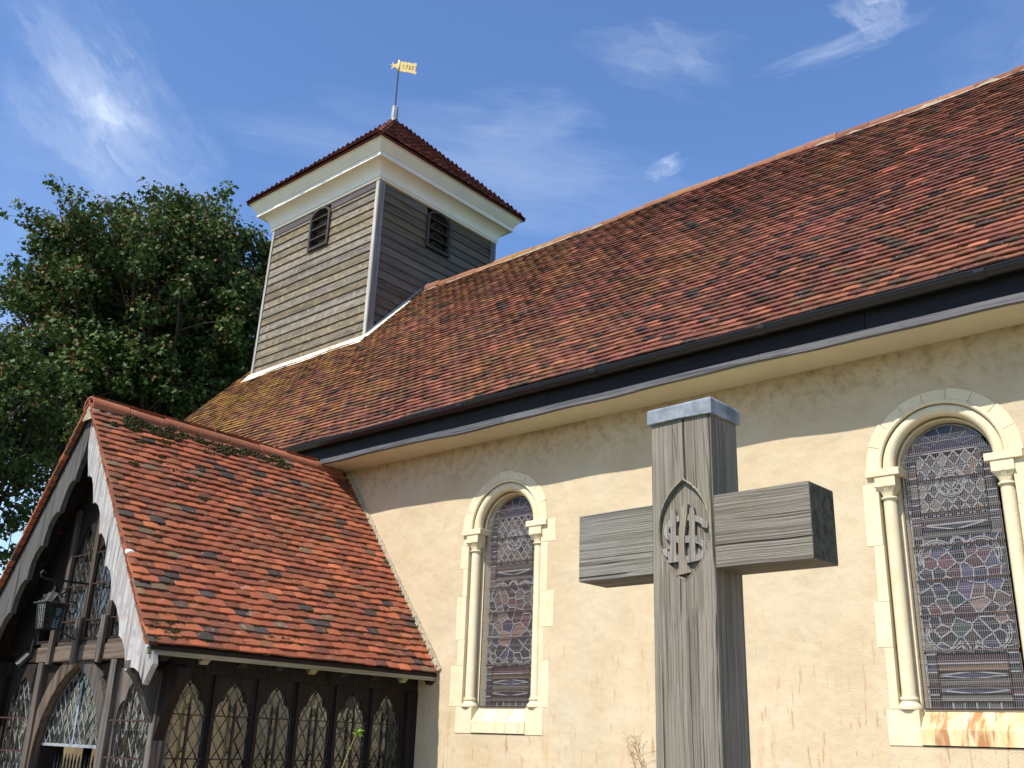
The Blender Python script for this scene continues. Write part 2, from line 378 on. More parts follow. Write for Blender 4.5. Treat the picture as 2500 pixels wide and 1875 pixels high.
def mat_stone(name, rust=0.0):
    m, t, b = newmat(name); P, geo = posvec(t)
    oi = t.nodes.new('ShaderNodeObjectInfo').outputs['Random']
    c = MIX(t, oi, (0.635, 0.550, 0.375), (0.67, 0.59, 0.415))
    c = MIX(t, RAMP(t, NOISE(t, P, 7, 6, 0.65), [(0.4, 0.0), (0.7, 0.6)]), c, (0.56, 0.46, 0.28))
    c = MIX(t, RAMP(t, NOISE(t, P, 70, 3, 0.6), [(0.62, 0.0), (0.72, 0.5)]), c, (0.38, 0.30, 0.17))
    c = MIX(t, RAMP(t, NOISE(t, P, 3.1, 5, 0.7), [(0.58, 0.0), (0.7, 0.55)]), c, (0.55, 0.52, 0.47))
    if rust:
        st = NOISE(t, SCALE(t, P, (9, 2.0, 2.4)), 1.0, 5, 0.6)
        c = MIX(t, RAMP(t, st, [(0.46 - (rust > 1) * 0.09, 0.0), (0.66 - (rust > 1) * 0.1, min(1, 0.6 * rust))]), c, (0.62, 0.42, 0.18))
        st = NOISE(t, SCALE(t, P, (13, 3, 2.0)), 1.0, 5, 0.6)
        c = MIX(t, RAMP(t, st, [(0.56 - (rust > 1) * 0.07, 0.0), (0.68 - (rust > 1) * 0.09, min(1, 0.85 * rust))]), c, (0.37, 0.185, 0.08))
    L(t, c, b.inputs['Base Color']); b.inputs['Roughness'].default_value = 0.88; b.inputs['Specular IOR Level'].default_value = 0.2
    bump(t, b, NOISE(t, P, 60, 5, 0.65), 0.004, 0.6); return m
M_ST = mat_stone('limestone'); M_STR = mat_stone('rust_stained_limestone', 0.75); M_STR2 = mat_stone('rust_streaked_limestone', 1.35)
M_BLK = mat_simple('black_painted_iron', (0.010, 0.010, 0.013), 0.42, 0.4, 20, 0.001, spec=0.45)
M_FAS = mat_wood('black_tarred_board', (0.012, 0.012, 0.017), (0.004, 0.004, 0.006), 'X', 40, rough=0.72, crack=0.4, bumpd=0.002)
M_BAT = mat_wood('grey_worn_batten', (0.125, 0.122, 0.128), (0.045, 0.045, 0.05), 'X', 60, rough=0.5, crack=0.5, bumpd=0.002)
M_SOF = mat_simple('soffit_plaster', (0.64, 0.57, 0.42), 0.9, 0.2, 3, 0.002, col2=(0.55, 0.53, 0.36))
M_LEAD = mat_simple('sheet_lead', (0.17, 0.20, 0.24), 0.5, 0.4, 14, 0.003, metal=0.0, spec=0.4, col2=(0.34, 0.37, 0.40))
M_LEADP = mat_simple('painted_flashing', (0.66, 0.60, 0.47), 0.7, 0.15, 9, 0.001)
M_WHT = mat_simple('white_painted_board', (0.80, 0.75, 0.64), 0.55, 0.07, 2.5, 0.0008, spec=0.35)
M_CAME = mat_simple('lead_came', (0.27, 0.275, 0.29), 0.55, 0.3, 30, 0, spec=0.5)
M_CAMED = mat_simple('dark_lead_came', (0.085, 0.085, 0.085), 0.5, 0.3, 30, 0, spec=0.5)
M_WIRE = mat_simple('galvanised_wire', (0.34, 0.34, 0.36), 0.45, 0.45, 60, 0, metal=0.0, spec=0.6, col2=(0.30, 0.22, 0.19))
M_RUST = mat_simple('rusty_iron', (0.035, 0.017, 0.012), 0.85, 0.4, 30, 0.001, col2=(0.062, 0.030, 0.020))
M_IRON = mat_simple('wrought_iron', (0.015, 0.014, 0.014), 0.55, 0.4, 30, 0.001)
M_MORT = mat_simple('lime_mortar', (0.33, 0.285, 0.20), 0.95, 0.35, 22, 0.006)
M_GOLD = mat_simple('gilded_copper', (0.78, 0.58, 0.22), 0.45, 0.12, 8, 0.0, spec=0.5)
M_GOLDD = mat_simple('numeral_dark', (0.20, 0.12, 0.04), 0.7, 0.1, 8, 0.0)  # dark tone painted for the shade of the pierced numerals
M_MOSS = mat_simple('moss', (0.032, 0.030, 0.012), 0.98, 0.5, 40, 0.01, col2=(0.075, 0.068, 0.025))
M_WIRE2 = None
M_DARK = mat_simple('dark_interior', (0.02, 0.018, 0.016), 0.95, 0.3, 5, 0)
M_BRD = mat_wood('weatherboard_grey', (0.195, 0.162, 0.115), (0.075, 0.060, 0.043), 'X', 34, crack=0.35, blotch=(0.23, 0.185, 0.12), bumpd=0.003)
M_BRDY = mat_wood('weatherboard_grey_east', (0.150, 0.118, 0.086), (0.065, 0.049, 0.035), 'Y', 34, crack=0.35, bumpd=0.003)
M_BRDV = mat_wood('corner_board_pale', (0.46, 0.44, 0.40), (0.20, 0.185, 0.17), 'Z', 34, crack=0.6, bumpd=0.003)
M_BRDF = mat_wood('frieze_board_dark', (0.10, 0.095, 0.095), (0.05, 0.045, 0.045), 'X', 34, crack=0.5, bumpd=0.003)
M_BRDG = mat_wood('corner_board_shaded', (0.21, 0.20, 0.20), (0.10, 0.10, 0.10), 'Z', 34, crack=0.5, bumpd=0.003)  # shaded copy of the pale corner board, for the east side
M_CRV = mat_wood('cross_oak_upright', (0.34, 0.295, 0.240), (0.110, 0.090, 0.070), 'Z', 190, warp=0.022, green=0.2, crack=0.9, bumpd=0.009)
M_CRH = mat_wood('cross_oak_beam', (0.30, 0.262, 0.215), (0.095, 0.080, 0.064), 'X', 200, warp=0.014, green=0.2, crack=0.9, bumpd=0.009)
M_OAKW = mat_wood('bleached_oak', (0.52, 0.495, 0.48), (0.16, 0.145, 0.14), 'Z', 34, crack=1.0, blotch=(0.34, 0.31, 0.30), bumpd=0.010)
M_OAKG = mat_wood('dark_grey_oak', (0.085, 0.083, 0.078), (0.028, 0.027, 0.025), 'Z', 30, crack=0.6, bumpd=0.006)  # darker grey oak than the right-hand bargeboard
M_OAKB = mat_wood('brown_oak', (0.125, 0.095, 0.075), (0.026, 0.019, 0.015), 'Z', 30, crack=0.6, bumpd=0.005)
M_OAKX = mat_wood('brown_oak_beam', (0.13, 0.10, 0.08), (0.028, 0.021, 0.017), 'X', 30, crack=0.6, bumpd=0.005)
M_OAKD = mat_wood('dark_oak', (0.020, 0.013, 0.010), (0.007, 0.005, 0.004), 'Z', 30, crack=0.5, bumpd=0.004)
M_OAKE = mat_wood('eaves_board', (0.30, 0.26, 0.15), (0.11, 0.09, 0.05), 'Y', 30, green=0.7, crack=0.5, bumpd=0.003)
M_BARK = mat_simple('bark', (0.075, 0.062, 0.048), 0.95, 0.4, 20, 0.02)
def mat_glass(name, tint, transp, rough=0.04, refl=0.35):
    m = bpy.data.materials.new(name); m.use_nodes = True; t = m.node_tree; t.nodes.clear()
    tr = N(t, 'ShaderNodeBsdfTransparent'); tr.inputs[0].default_value = (*tint, 1)
    gl = N(t, 'ShaderNodeBsdfGlossy'); gl.inputs['Roughness'].default_value = rough; gl.inputs['Color'].default_value = (0.8, 0.85, 0.9, 1)
    df = N(t, 'ShaderNodeBsdfDiffuse'); df.inputs['Color'].default_value = (0.10, 0.10, 0.085, 1)
    v = objvec(t); dn = RAMP(t, NOISE(t, v, 11, 4), [(0.3, 0.35), (0.7, 1.0)])
    m1 = N(t, 'ShaderNodeMixShader'); L(t, MATH(t, 'MULTIPLY', dn, 1 - transp), m1.inputs[0]); L(t, tr.outputs[0], m1.inputs[1]); L(t, df.outputs[0], m1.inputs[2])
    fr = N(t, 'ShaderNodeFresnel'); fr.inputs['IOR'].default_value = 1.5
    m2 = N(t, 'ShaderNodeMixShader'); L(t, MATH(t, 'MULTIPLY', fr.outputs[0], 1.6, clamp=True), m2.inputs[0]); L(t, m1.outputs[0], m2.inputs[1]); L(t, gl.outputs[0], m2.inputs[2])
    o = N(t, 'ShaderNodeOutputMaterial'); L(t, m2.outputs[0], o.inputs['Surface']); return m
M_GL = mat_glass('old_window_glass', (0.70, 0.68, 0.62), 0.66)
def mat_stained(name, col):
    m, t, b = newmat(name); oi = t.nodes.new('ShaderNodeObjectInfo').outputs['Random']
    hv = t.nodes.new('ShaderNodeHueSaturation'); hv.inputs['Color'].default_value = (*col, 1)
    L(t, MATH(t, 'MULTIPLY_ADD', oi, 0.9, 0.30), hv.inputs['Value']); hv.inputs['Saturation'].default_value = 0.78
    L(t, hv.outputs[0], b.inputs['Base Color']); b.inputs['Roughness'].default_value = 0.3; b.inputs['Specular IOR Level'].default_value = 0.5
    return m
SG = {k: mat_stained('stained_' + k, c) for k, c in dict(
    blue=(0.030, 0.032, 0.085), purple=(0.050, 0.024, 0.080), ruby=(0.075, 0.020, 0.024), flesh=(0.17, 0.10, 0.075),
    brown=(0.052, 0.030, 0.020), green=(0.022, 0.050, 0.038), white=(0.13, 0.12, 0.09), dark=(0.016, 0.015, 0.022), amber=(0.12, 0.065, 0.018)).items()}

# ------------------------------------------------------------------ ground
def grass_mat():
    m, t, b = newmat('mown_grass'); P, g = posvec(t)
    c = MIX(t, NOISE(t, P, 3, 6, 0.7), (0.045, 0.075, 0.02), (0.09, 0.12, 0.035)); L(t, c, b.inputs['Base Color'])
    b.inputs['Roughness'].default_value = 0.95; bump(t, b, NOISE(t, P, 60, 4), 0.03); return m
g = MB(); S = 60; R_ = 1500
xs = [-R_, -60, -30, -10, 0, 10, 30, 60, R_]
V = []; F = []
for j, y in enumerate(xs):
    for i, x in enumerate(xs): V.append((x, y, 0.0))
n_ = len(xs)
for j in range(n_ - 1):
    for i in range(n_ - 1): F.append((j * n_ + i, j * n_ + i + 1, (j + 1) * n_ + i + 1, (j + 1) * n_ + i))
o = mesh_obj('ground', V, F, grass_mat()); o['kind'] = 'structure'

def bounce_mat():
    m, t, b = newmat('bounce_gravel'); P, g = posvec(t)
    c = MIX(t, RAMP(t, NOISE(t, P, 45, 4, 0.7), [(0.3, 0.0), (0.7, 1.0)]), (0.24, 0.19, 0.13), (0.46, 0.39, 0.29)); L(t, c, b.inputs['Base Color'])
    b.inputs['Roughness'].default_value = 0.95; bump(t, b, NOISE(t, P, 60, 3), 0.02); return m
V = []; F = []
for i in range(41):
    xx = -30 + i * 1.0; V += [(xx, -7.2 + 0.12 * math.sin(i * 1.3), 0.004), (xx, -0.02, 0.004)]
for i in range(40): F.append((i * 2, i * 2 + 2, i * 2 + 3, i * 2 + 1))
o = mesh_obj('bounce_sheet', V, F, bounce_mat()); o['kind'] = 'structure'  # unseen warm gravel sheet, added to bounce light onto wall and soffit

# ------------------------------------------------------------------ roof tiling
def tile_template(w, Lt, t, cam_):
    us = [-0.5, -0.17, 0.17, 0.5]; V = []
    for k, (bb, top) in enumerate(((0, 1), (1, 1), (0, 0), (1, 0))):
        for uu in us:
            c = cam_ * (1 - (2 * uu) ** 2) + (t if top else 0)
            tail = -0.004 * (1 - (2 * uu) ** 2)
            V.append((uu * w, bb * Lt + (tail if bb == 0 else 0), c))
    F = []
    for i in range(3):
        F += [(i, i + 1, 5 + i, 4 + i), (8 + i + 1, 8 + i, 12 + i, 13 + i), (8 + i, 9 + i, i + 1, i)]
    F += [(0, 4, 12, 8), (3, 11, 15, 7)]
    return np.array(V), F
def wob(x, s, k):
    return math.sin(x * 1.3 + k) * math.sin(s * 2.1 + 2 * k) * 0.5 + math.sin(x * 3.7 + s * 1.7 + k * 3) * 0.3 + math.sin(x * 0.6 - s * 0.9 + k) * 0.6
def tile_roof(parent, origin, U, Sd, length, slope, w, gauge, mo, mi, t=0.013, keep=None, limit=300, wa=0.012, lift=0.0035, bounds=None, camber=1.0, gap=0.0, rel=2.25, k=1.0, rough=1.0, sag=None):
    """origin = eave corner; U along the eave, Sd up the slope"""
    U = np.array(U, float); Sd = np.array(Sd, float); Nn = np.cross(U, Sd); Nn /= np.linalg.norm(Nn)
    if Nn[2] < 0: Nn = -Nn
    O = np.array(origin, float); Lt = gauge * rel
    tv = [tile_template(w * 0.993, Lt, t, c * camber) for c in (0.000, 0.002, 0.003, 0.005, 0.003)]
    T = []; rows = int(slope / gauge)
    for r in range(rows):
        sb = r * gauge; cnt = int(length / w) + 2; off = (0.5 if r % 2 else 0.0) * w - w
        lb, rb = bounds(sb + gauge * 0.5) if bounds else (0.0, length)
        for c in range(cnt + 1):
            x = off + c * w + random.gauss(0, 0.002); xa, xb = max(x - w / 2, lb), min(x + w / 2, rb)
            if xb - xa < 0.16 * w: continue
            if keep and not keep(x, sb): continue
            ws = (xb - xa) / w; x = (xa + xb) / 2
            hf = lambda q: wob(q, sb, k) * wa + (sag(q, sb) if sag else 0)
            h = hf(x); sl_ = (hf(x + 0.05) - hf(x - 0.05)) / 0.1
            P = O + U * x + Sd * (sb + random.gauss(0, 0.0042) * rough) + Nn * (h)
            # orientation: lay on the course below
            tilt = math.atan2((t + gap) * rel, Lt) + random.gauss(0, lift / Lt) * rough
            if random.random() < 0.03: tilt += 0.03 * rough
            yaw = random.gauss(0, 0.009) * rough; roll = math.atan(sl_) + random.gauss(0, 0.007) * rough
            uu = U * math.cos(yaw) + Sd * math.sin(yaw); ss = Sd * math.cos(yaw) - U * math.sin(yaw)
            s2 = ss * math.cos(tilt) - Nn * math.sin(tilt); n2 = Nn * math.cos(tilt) + ss * math.sin(tilt)
            u2 = uu * math.cos(roll) + n2 * math.sin(roll); n3 = n2 * math.cos(roll) - uu * math.sin(roll)
            P = P + Nn * ((t + gap) * rel)
            T.append((P, u2 * ws, s2, n3, random.randrange(len(tv))))
    if not T: return
    C_ = np.array([a[0] for a in T]); X_, Y_, D_ = proj(C_)
    vis = (X_ > 0) & (X_ < 2500) & (Y_ > 0) & (Y_ < 1875) & (D_ > 0)
    order = sorted(range(len(T)), key=lambda i: (not vis[i], D_[i]))
    ind = set([i for i in order[:limit] if vis[i]]) if limit else set()
    off = np.array(root(parent).location)
    shared = []
    for i, (V, F) in enumerate(tv):
        me = bpy.data.meshes.new('tile'); me.from_pydata([tuple(v) for v in V], [], F); me.materials.append(mo); shared.append(me)
    Vs = []; Fs = []; base = 0; offF = []
    for i, (P, a, b_, c_, v) in enumerate(T):
        if i in ind:
            o = bpy.data.objects.new('tile', shared[v]); COL.objects.link(o); o.parent = parent
            m = Matrix.Identity(4)
            for q in range(3): m[q][0] = a[q]; m[q][1] = b_[q]; m[q][2] = c_[q]; m[q][3] = P[q] - off[q]
            o.matrix_local = m
        else:
            V = tv[v][0]; Wd = P - off + V[:, :1] * a + V[:, 1:2] * b_ + V[:, 2:] * c_
            Vs.append(Wd); offF.append(base); base += len(V)
    if Vs:
        Fq = np.array(tv[0][1]); allF = np.concatenate([Fq + b0 for b0 in offF])
        me = bpy.data.meshes.new('roof_tiles'); Va = np.concatenate(Vs)
        me.vertices.add(len(Va)); me.vertices.foreach_set('co', Va.astype(np.float32).ravel())
        me.loops.add(allF.size); me.loops.foreach_set('vertex_index', allF.astype(np.int32).ravel())
        me.polygons.add(len(allF)); me.polygons.foreach_set('loop_start', np.arange(0, allF.size, 4, dtype=np.int32))
        me.update(calc_edges=True); me.shade_flat(); me.materials.append(mi)
        o = bpy.data.objects.new('tile_field', me); COL.objects.link(o); o.parent = parent; o['kind'] = 'stuff'

# ================================================================== NAVE
nave = thing('church_nave', (-6, 3.68, 0), 'long cream rendered church nave with red brown tiled roof and black gutter', 'church')
ZS = 4.845            # soffit
XW, XE = -16.50, 4.0
WINX = (-7.152, -2.495)
ZB, ZSP = 1.94, 3.84  # window foot and springing
def arch_outline(xc, h, zb, zs, n=20, r=None):
    return [(xc - h, zb), (xc + h, zb)] + arc(xc, zs, h, 0, 180, n)
w = MB()
holes = [arch_outline(x, 0.525, 1.68, ZSP) for x in WINX] + [arch_outline(2.2, 0.525, 1.68, ZSP)]
w.plate([(XW, -0.2), (XE, -0.2), (XE, ZS + 0.25), (XW, ZS + 0.25)], holes, lambda a, b, d: (a, d, b), 0.5)
w.obj('south_wall', M_PL, nave)
w = MB().plate([(0.5, -0.2), (6.9, -0.2), (6.9, 5.0), (3.68, 9.45), (0.5, 5.6)], [], lambda a, b, d: (XW + d, a, b), 0.4)
w.obj('west_wall', M_PL, nave)
w = MB().box((XW, 6.9, -0.2), (XE, 7.36, 5.09)); w.obj('north_wall', M_PL, nave)
w = MB().plate([(0.5, -0.2), (6.9, -0.2), (6.9, 5.0), (3.68, 9.45), (0.5, 5.6)], [], lambda a, b, d: (XE - d, a, b), 0.4)
w.obj('east_wall', M_PL, nave)
# soffit with its irregular back edge
w = MB().box((XW, -0.425, ZS), (XE, 0.0, ZS + 0.03)); w.obj('soffit', M_SOF, nave)
# fascia boards, butt-jointed
x = XW; i = 0
while x < XE:
    x1 = min(x + random.uniform(3.2, 4.2), XE)
    w = MB().box((x, -0.455, ZS + 0.062), (x1 - 0.004, -0.425, ZS + 0.31)); w.obj('fascia_board', M_FAS, nave, bevel=0.003)
    x = x1
def eline(x): return 0.012 * math.sin(1.15 * x) + 0.007 * math.sin(2.9 * x + 1) + 0.004 * math.sin(6.1 * x)
x = XW
while x < XE:
    x1 = min(x + random.uniform(2.6, 4.0), XE); n = max(2, int((x1 - x) / 0.18)); w = MB()
    for i in range(n + 1):
        xx = x + (x1 - 0.002 - x) * i / n; e = eline(xx); yo = -0.475 + 0.4 * e
        w.V += [(xx, yo, ZS - 0.006 + e), (xx, yo, ZS + 0.056 + e * 0.5), (xx, -0.4555, ZS + 0.0595), (xx, -0.4255, ZS + 0.0595), (xx, -0.4255, ZS - 0.006 + e)]
    w.F = [(0, 1, 2, 3, 4), tuple(n * 5 + q for q in (4, 3, 2, 1, 0))] + [(i * 5 + k, i * 5 + (k + 1) % 5, i * 5 + 5 + (k + 1) % 5, i * 5 + 5 + k) for i in range(n) for k in range(5)]
    w.obj('batten', M_BAT, nave)
    x = x1
# half-round gutter in lengths with sockets and brackets
x = XW
while x < XE:
    x1 = min(x + 1.83, XE); w = MB(); prof = arc(0, 0, 0.062, 180, 360, 10); pin = arc(0, 0, 0.056, 360, 180, 10)
    pr = prof + pin; zg = 5.118; yg = -0.535
    n0 = len(pr); V = [(xx, yg + p[0], zg + p[1]) for xx in (x, x1 - 0.003) for p in pr]
    F = [(i, (i + 1) % n0, n0 + (i + 1) % n0, n0 + i) for i in range(n0)]
    w.add(V, F)
    w.tube([(x, yg - 0.062, zg), (x1 - 0.003, yg - 0.062, zg)], 0.008, 6)
    w.obj('gutter', M_BLK, nave, smooth=True, auto=0.6)
    pr2 = arc(0, 0, 0.069, 180, 360, 10) + arc(0, 0, 0.0625, 360, 180, 10)
    V = [(xx, yg + p[0], zg + p[1]) for xx in (x - 0.05, x + 0.03) for p in pr2]
    MB().add(V, F).obj('gutter_socket', M_BLK, nave)
    x = x1
# roof shell and tiles
SL = math.atan2(9.624 - 5.148, 3.68 + 0.48); cs, sn = math.cos(SL), math.sin(SL)
rs = MB()
EY, EZ = -0.50, 5.148 - 0.02 * sn / cs
LEN = math.hypot(3.68 - EY, 9.624 - EZ)
d = -0.03
rs.hexa([(XW, EY - d * -sn, EZ + d * cs), (XE, EY - d * -sn, EZ + d * cs), (XE, 3.68, 9.55), (XW, 3.68, 9.55),
         (XW, EY, EZ - 0.005), (XE, EY, EZ - 0.005), (XE, 3.68, 9.61), (XW, 3.68, 9.61)])
rs.hexa([(XW, 7.9, 5.0), (XE, 7.9, 5.0), (XE, 3.68, 9.55), (XW, 3.68, 9.55), (XW, 7.9, 5.06), (XE, 7.9, 5.06), (XE, 3.68, 9.61), (XW, 3.68, 9.61)])
roof = rs.obj('roof', M_TNi, nave)
def nsag(x, s): return -0.03 * math.exp(-((x - 11) / 3) ** 2) * math.sin(min(s / LEN, 1) * math.pi) + 0.012 * math.sin(x * 0.8) * (s / LEN)
def nkeep(x, s):
    X = XW + x; Yp = EY + s * cs
    return not (-16.08 < X < -12.80 and 2.46 < Yp < 5.4)
tile_roof(roof, (XW - 0.06, EY, EZ), (1, 0, 0), (0, cs, sn), XE - XW + 0.06, LEN - 0.03, 0.168, 0.112, M_TNo, M_TNi, keep=nkeep, t=0.015, gap=0.0050, k=0.7, wa=0.014, lift=0.005, sag=nsag, rough=0.85)
# verge bedding at the west end
w = MB().hexa([(XW - 0.06, EY, EZ), (XW, EY, EZ), (XW, 3.68, 9.60), (XW - 0.06, 3.68, 9.60),
               (XW - 0.06, EY, EZ + 0.03), (XW, EY, EZ + 0.03), (XW, 3.68, 9.64), (XW - 0.06, 3.68, 9.64)]); w.obj('verge_mortar', M_MORT, nave)
# ridge tiles (half round) and their mortar bed
x = XW; xt0 = -12.68
def ridge_tile(x0, x1, y, z, r, mat, parent, axis='x', dz=0.0, dy=0.0):
    w = MB(); A = arc(0, 0, r, -18, 198, 9); B = list(reversed(arc(0, 0, r - 0.014, -18, 198, 9))); pr = A + B; n0 = len(pr)
    V = []
    for xx, e in ((x0, 0), (x1, 1)):
        rr = 1.0 + (0.05 if e == 0 else 0)
        for p in pr:
            V.append((xx, y + p[0] * rr + dy, z + p[1] * rr + dz) if axis == 'x' else (y + p[0] * rr + dy, xx, z + p[1] * rr + dz))
    F = [(i, (i + 1) % n0, n0 + (i + 1) % n0, n0 + i) for i in range(n0)]
    h = n0 // 2
    for b0, fl in ((0, 0), (n0, 1)):
        for i in range(h - 1): F.append((b0 + i, b0 + i + 1, b0 + n0 - 2 - i, b0 + n0 - 1 - i))
    w.add(V, F); return w.obj('ridge_tile', mat, parent, smooth=True, auto=0.7)
x = xt0
while x < XE - 0.4:
    wv = 0.02 * math.sin(x * 0.9 + 1) + 0.012 * math.sin(x * 2.3)
    ridge_tile(x, x + 0.448, 3.68, 9.600 + wv, 0.098, M_RDGN, roof, dz=random.gauss(0, 0.005)); x += 0.455
V = []; F = []
nb = 160
for i in range(nb + 1):
    xx = xt0 + (XE - xt0) * i / nb
    for yy, zz in ((3.55, 9.50), (3.575 + random.gauss(0, 0.012), 9.575 + random.gauss(0, 0.01)), (3.68, 9.64), (3.81, 9.585), (3.81, 9.50)):
        V.append((xx, yy, zz))
for i in range(nb):
    for j in range(4): F.append((i * 5 + j, i * 5 + j + 1, (i + 1) * 5 + j + 1, (i + 1) * 5 + j))
mesh_obj('ridge_mortar', V, F, M_MORT, roof)

# ---------------- arched windows
def rect_stone(x0, x1, z0, z1, y0=-0.006, y1=0.12, jit=0.006):
    j = lambda: random.uniform(-jit, jit)
    return [(x0 + j(), y1, z0), (x0 + j(), y0, z0 + j() * 0.5), (x1 + j(), y0, z0 + j() * 0.5), (x1 + j(), y1, z0), (x0 + j(), y1, z1), (x0 + j(), y0, z1), (x1 + j(), y0, z1), (x1 + j(), y1, z1)]
def sweep_arch(xc, zc, R, r, yc, n=28, m=10, a0=0, a1=180):
    w = MB()
    for i in range(n + 1):
        t = RAD(a0 + (a1 - a0) * i / n)
        for k in range(m):
            q = 2 * math.pi * k / m; rr = R + r * math.cos(q)
            w.V.append((xc + rr * math.cos(t), yc + r * math.sin(q), zc + rr * math.sin(t)))
    for i in range(n):
        for k in range(m):
            a = i * m + k; b = i * m + (k + 1) % m; w.F.append((a, b, b + m, a + m))
    return w
def ring(w, xc, zc, r0, r1, y0, y1, a0, a1, n):
    """solid ring segment in the wall plane"""
    V = []
    for i in range(n + 1):
        t = RAD(a0 + (a1 - a0) * i / n); c, s = math.cos(t), math.sin(t)
        for r, y in ((r0, y0), (r1, y0), (r1, y1), (r0, y1)): V.append((xc + r * c, y, zc + r * s))
    F = [(0, 1, 2, 3), tuple(n * 4 + k for k in (3, 2, 1, 0))]
    for i in range(n):
        for k in range(4): F.append((i * 4 + k, i * 4 + (k + 1) % 4, i * 4 + 4 + (k + 1) % 4, i * 4 + 4 + k))
    w.add(V, F)
def voronoi(seeds, box):
    cells = []
    for i, s in enumerate(seeds):
        P = [(box[0], box[1]), (box[2], box[1]), (box[2], box[3]), (box[0], box[3])]
        for j, q in enumerate(seeds):
            if i == j or (s[0] - q[0]) ** 2 + (s[1] - q[1]) ** 2 > 0.5: continue
            mx, mz = (s[0] + q[0]) / 2, (s[1] + q[1]) / 2; dx, dz = q[0] - s[0], q[1] - s[1]
            # keep side of s ; build half plane as huge quad
            tx, tz = -dz, dx; k = 5 / math.hypot(dx, dz)
            a = (mx - tx * k, mz - tz * k); b = (mx + tx * k, mz + tz * k)
            c = (b[0] - dx * k, b[1] - dz * k); d_ = (a[0] - dx * k, a[1] - dz * k)
            hp = [a, b, c, d_]
            if area(hp) < 0: hp.reverse()
            P = clip_poly(P, hp)
            if not P: break
        cells.append(P)
    return cells
def window(idx, xc, surround_seed, full=True):
    rnd = random.Random(surround_seed)
    # the inner reveal is the window's own mesh
    w = MB(); ho, hi = 0.40, 0.352
    # flat back of the rebate with the opening cut in it
    w.plate(arch_outline(xc, 0.55, 1.935, ZSP, 22), [list(reversed(arch_outline(xc, 0.385, 1.945, ZSP, 22)))], lambda a, b, d_: (a, 0.118 + d_, b), 0.10)
    win = w.obj('arched_window', M_ST, nave)
    win['label'] = ('narrow arched stained glass window nearer the porch' if idx == 0 else
                    'arched stained glass window at the right edge of the photo' if idx == 1 else 'arched stained glass window further east')
    # splay to the glass
    a = arch_outline(xc, 0.385, 1.945, ZSP, 22); b = arch_outline(xc, 0.35, 1.945, ZSP - 0.0, 22)
    n = len(a); V = [(p[0], 0.120, p[1]) for p in a] + [(p[0], 0.24, p[1]) for p in b]
    F = [(i, (i + 1) % n, n + (i + 1) % n, n + i) for i in range(n)]
    o = mesh_obj('reveal', V, F, M_ST, win)
    # voussoirs
    nv = 9
    for k in range(nv):
        g0 = 0.25; a0 = 180.0 * k / nv + g0; a1 = 180.0 * (k + 1) / nv - g0
        w = MB(); ring(w, xc, ZSP, 0.50, 0.600 + rnd.uniform(-0.012, 0.02), -0.006 - rnd.random() * 0.002, 0.12, a0, a1, 5); w.obj('voussoir', M_ST, win)
    sweep_arch(xc, ZSP, 0.497, 0.020, 0.0).obj('hood_roll', M_ST, win, smooth=True)
    sweep_arch(xc, ZSP, 0.435, 0.052, 0.048).obj('arch_roll', M_ST, win, smooth=True)
    sweep_arch(xc, ZSP, 0.378, 0.012, 0.112).obj('inner_roll', M_ST, win, smooth=True)
    # jamb quoins
    for sgn in (-1, 1):
        z = ZB + 0.005; k = rnd.randrange(2)
        while z < ZSP - 0.05:
            z1 = min(z + rnd.uniform(0.26, 0.52), ZSP - 0.002)
            if ZSP - z1 < 0.1: z1 = ZSP - 0.002
            wd = (0.59 + rnd.uniform(-0.01, 0.03)) if k % 2 else (0.63 + rnd.uniform(0, 0.09)); k += 1
            x0, x1 = xc + sgn * 0.522, xc + sgn * wd
            P = rect_stone(min(x0, x1), max(x0, x1), z + 0.0015, z1 - 0.0015, -0.0025 - rnd.random() * 0.001, 0.1, 0.004)
            MB().hexa([P[1], P[2], P[3], P[0], P[5], P[6], P[7], P[4]]).obj('quoin', M_ST, win, bevel=0.003)
            z = z1
        cx = xc + sgn * 0.455; cy = 0.058
        MB().lathe((cx, cy), [(0.060, 2.02), (0.0545, 2.06), (0.054, 3.0), (0.054, 3.595)], 20).obj('column', M_ST, win, smooth=True, auto=0.7)
        MB().lathe((cx, cy), [(0.088, 1.942), (0.092, 1.955), (0.086, 1.975), (0.070, 1.99), (0.064, 2.005), (0.070, 2.012), (0.0735, 2.022), (0.070, 2.032), (0.056, 2.036)], 20).obj('column_base', M_ST, win, smooth=True, auto=0.9)
        MB().lathe((cx, cy), [(0.054, 3.585), (0.068, 3.592), (0.070, 3.60), (0.066, 3.608), (0.054, 3.612)], 20).obj('necking', M_ST, win, smooth=True, auto=0.9)
        # scalloped capital: fluted cone growing to a square block
        w = MB(); nn = 32; prof = [(3.612, 0.052, 0), (3.645, 0.060, 0.3), (3.675, 0.074, 0.7), (3.692, 0.084, 1.0)]
        for z, r, q in prof:
            for i in range(nn):
                t = 2 * math.pi * i / nn; sq = r / max(abs(math.cos(t)), abs(math.sin(t))); rr = r * (1 - q) + sq * q
                rr *= 1 + 0.07 * math.cos(8 * t) * (0.4 + q)
                w.V.append((cx + rr * math.cos(t), cy + rr * math.sin(t), z))
        for j in range(3):
            for i in range(nn): w.F.append((j * nn + i, j * nn + (i + 1) % nn, (j + 1) * nn + (i + 1) % nn, (j + 1) * nn + i))
        w.box((cx - 0.084, cy - 0.084, 3.690), (cx + 0.084, cy + 0.075, 3.775))
        w.obj('capital', M_ST, win)
        MB().box((cx - 0.125 if sgn > 0 else cx - 0.155, -0.036, 3.776), (cx + 0.155 if sgn > 0 else cx + 0.125, 0.15, 3.838)).obj('impost', M_ST, win, bevel=0.006)
        x0, x1 = xc + sgn * 0.37, xc + sgn * (0.60 if idx == 0 else 0.62)
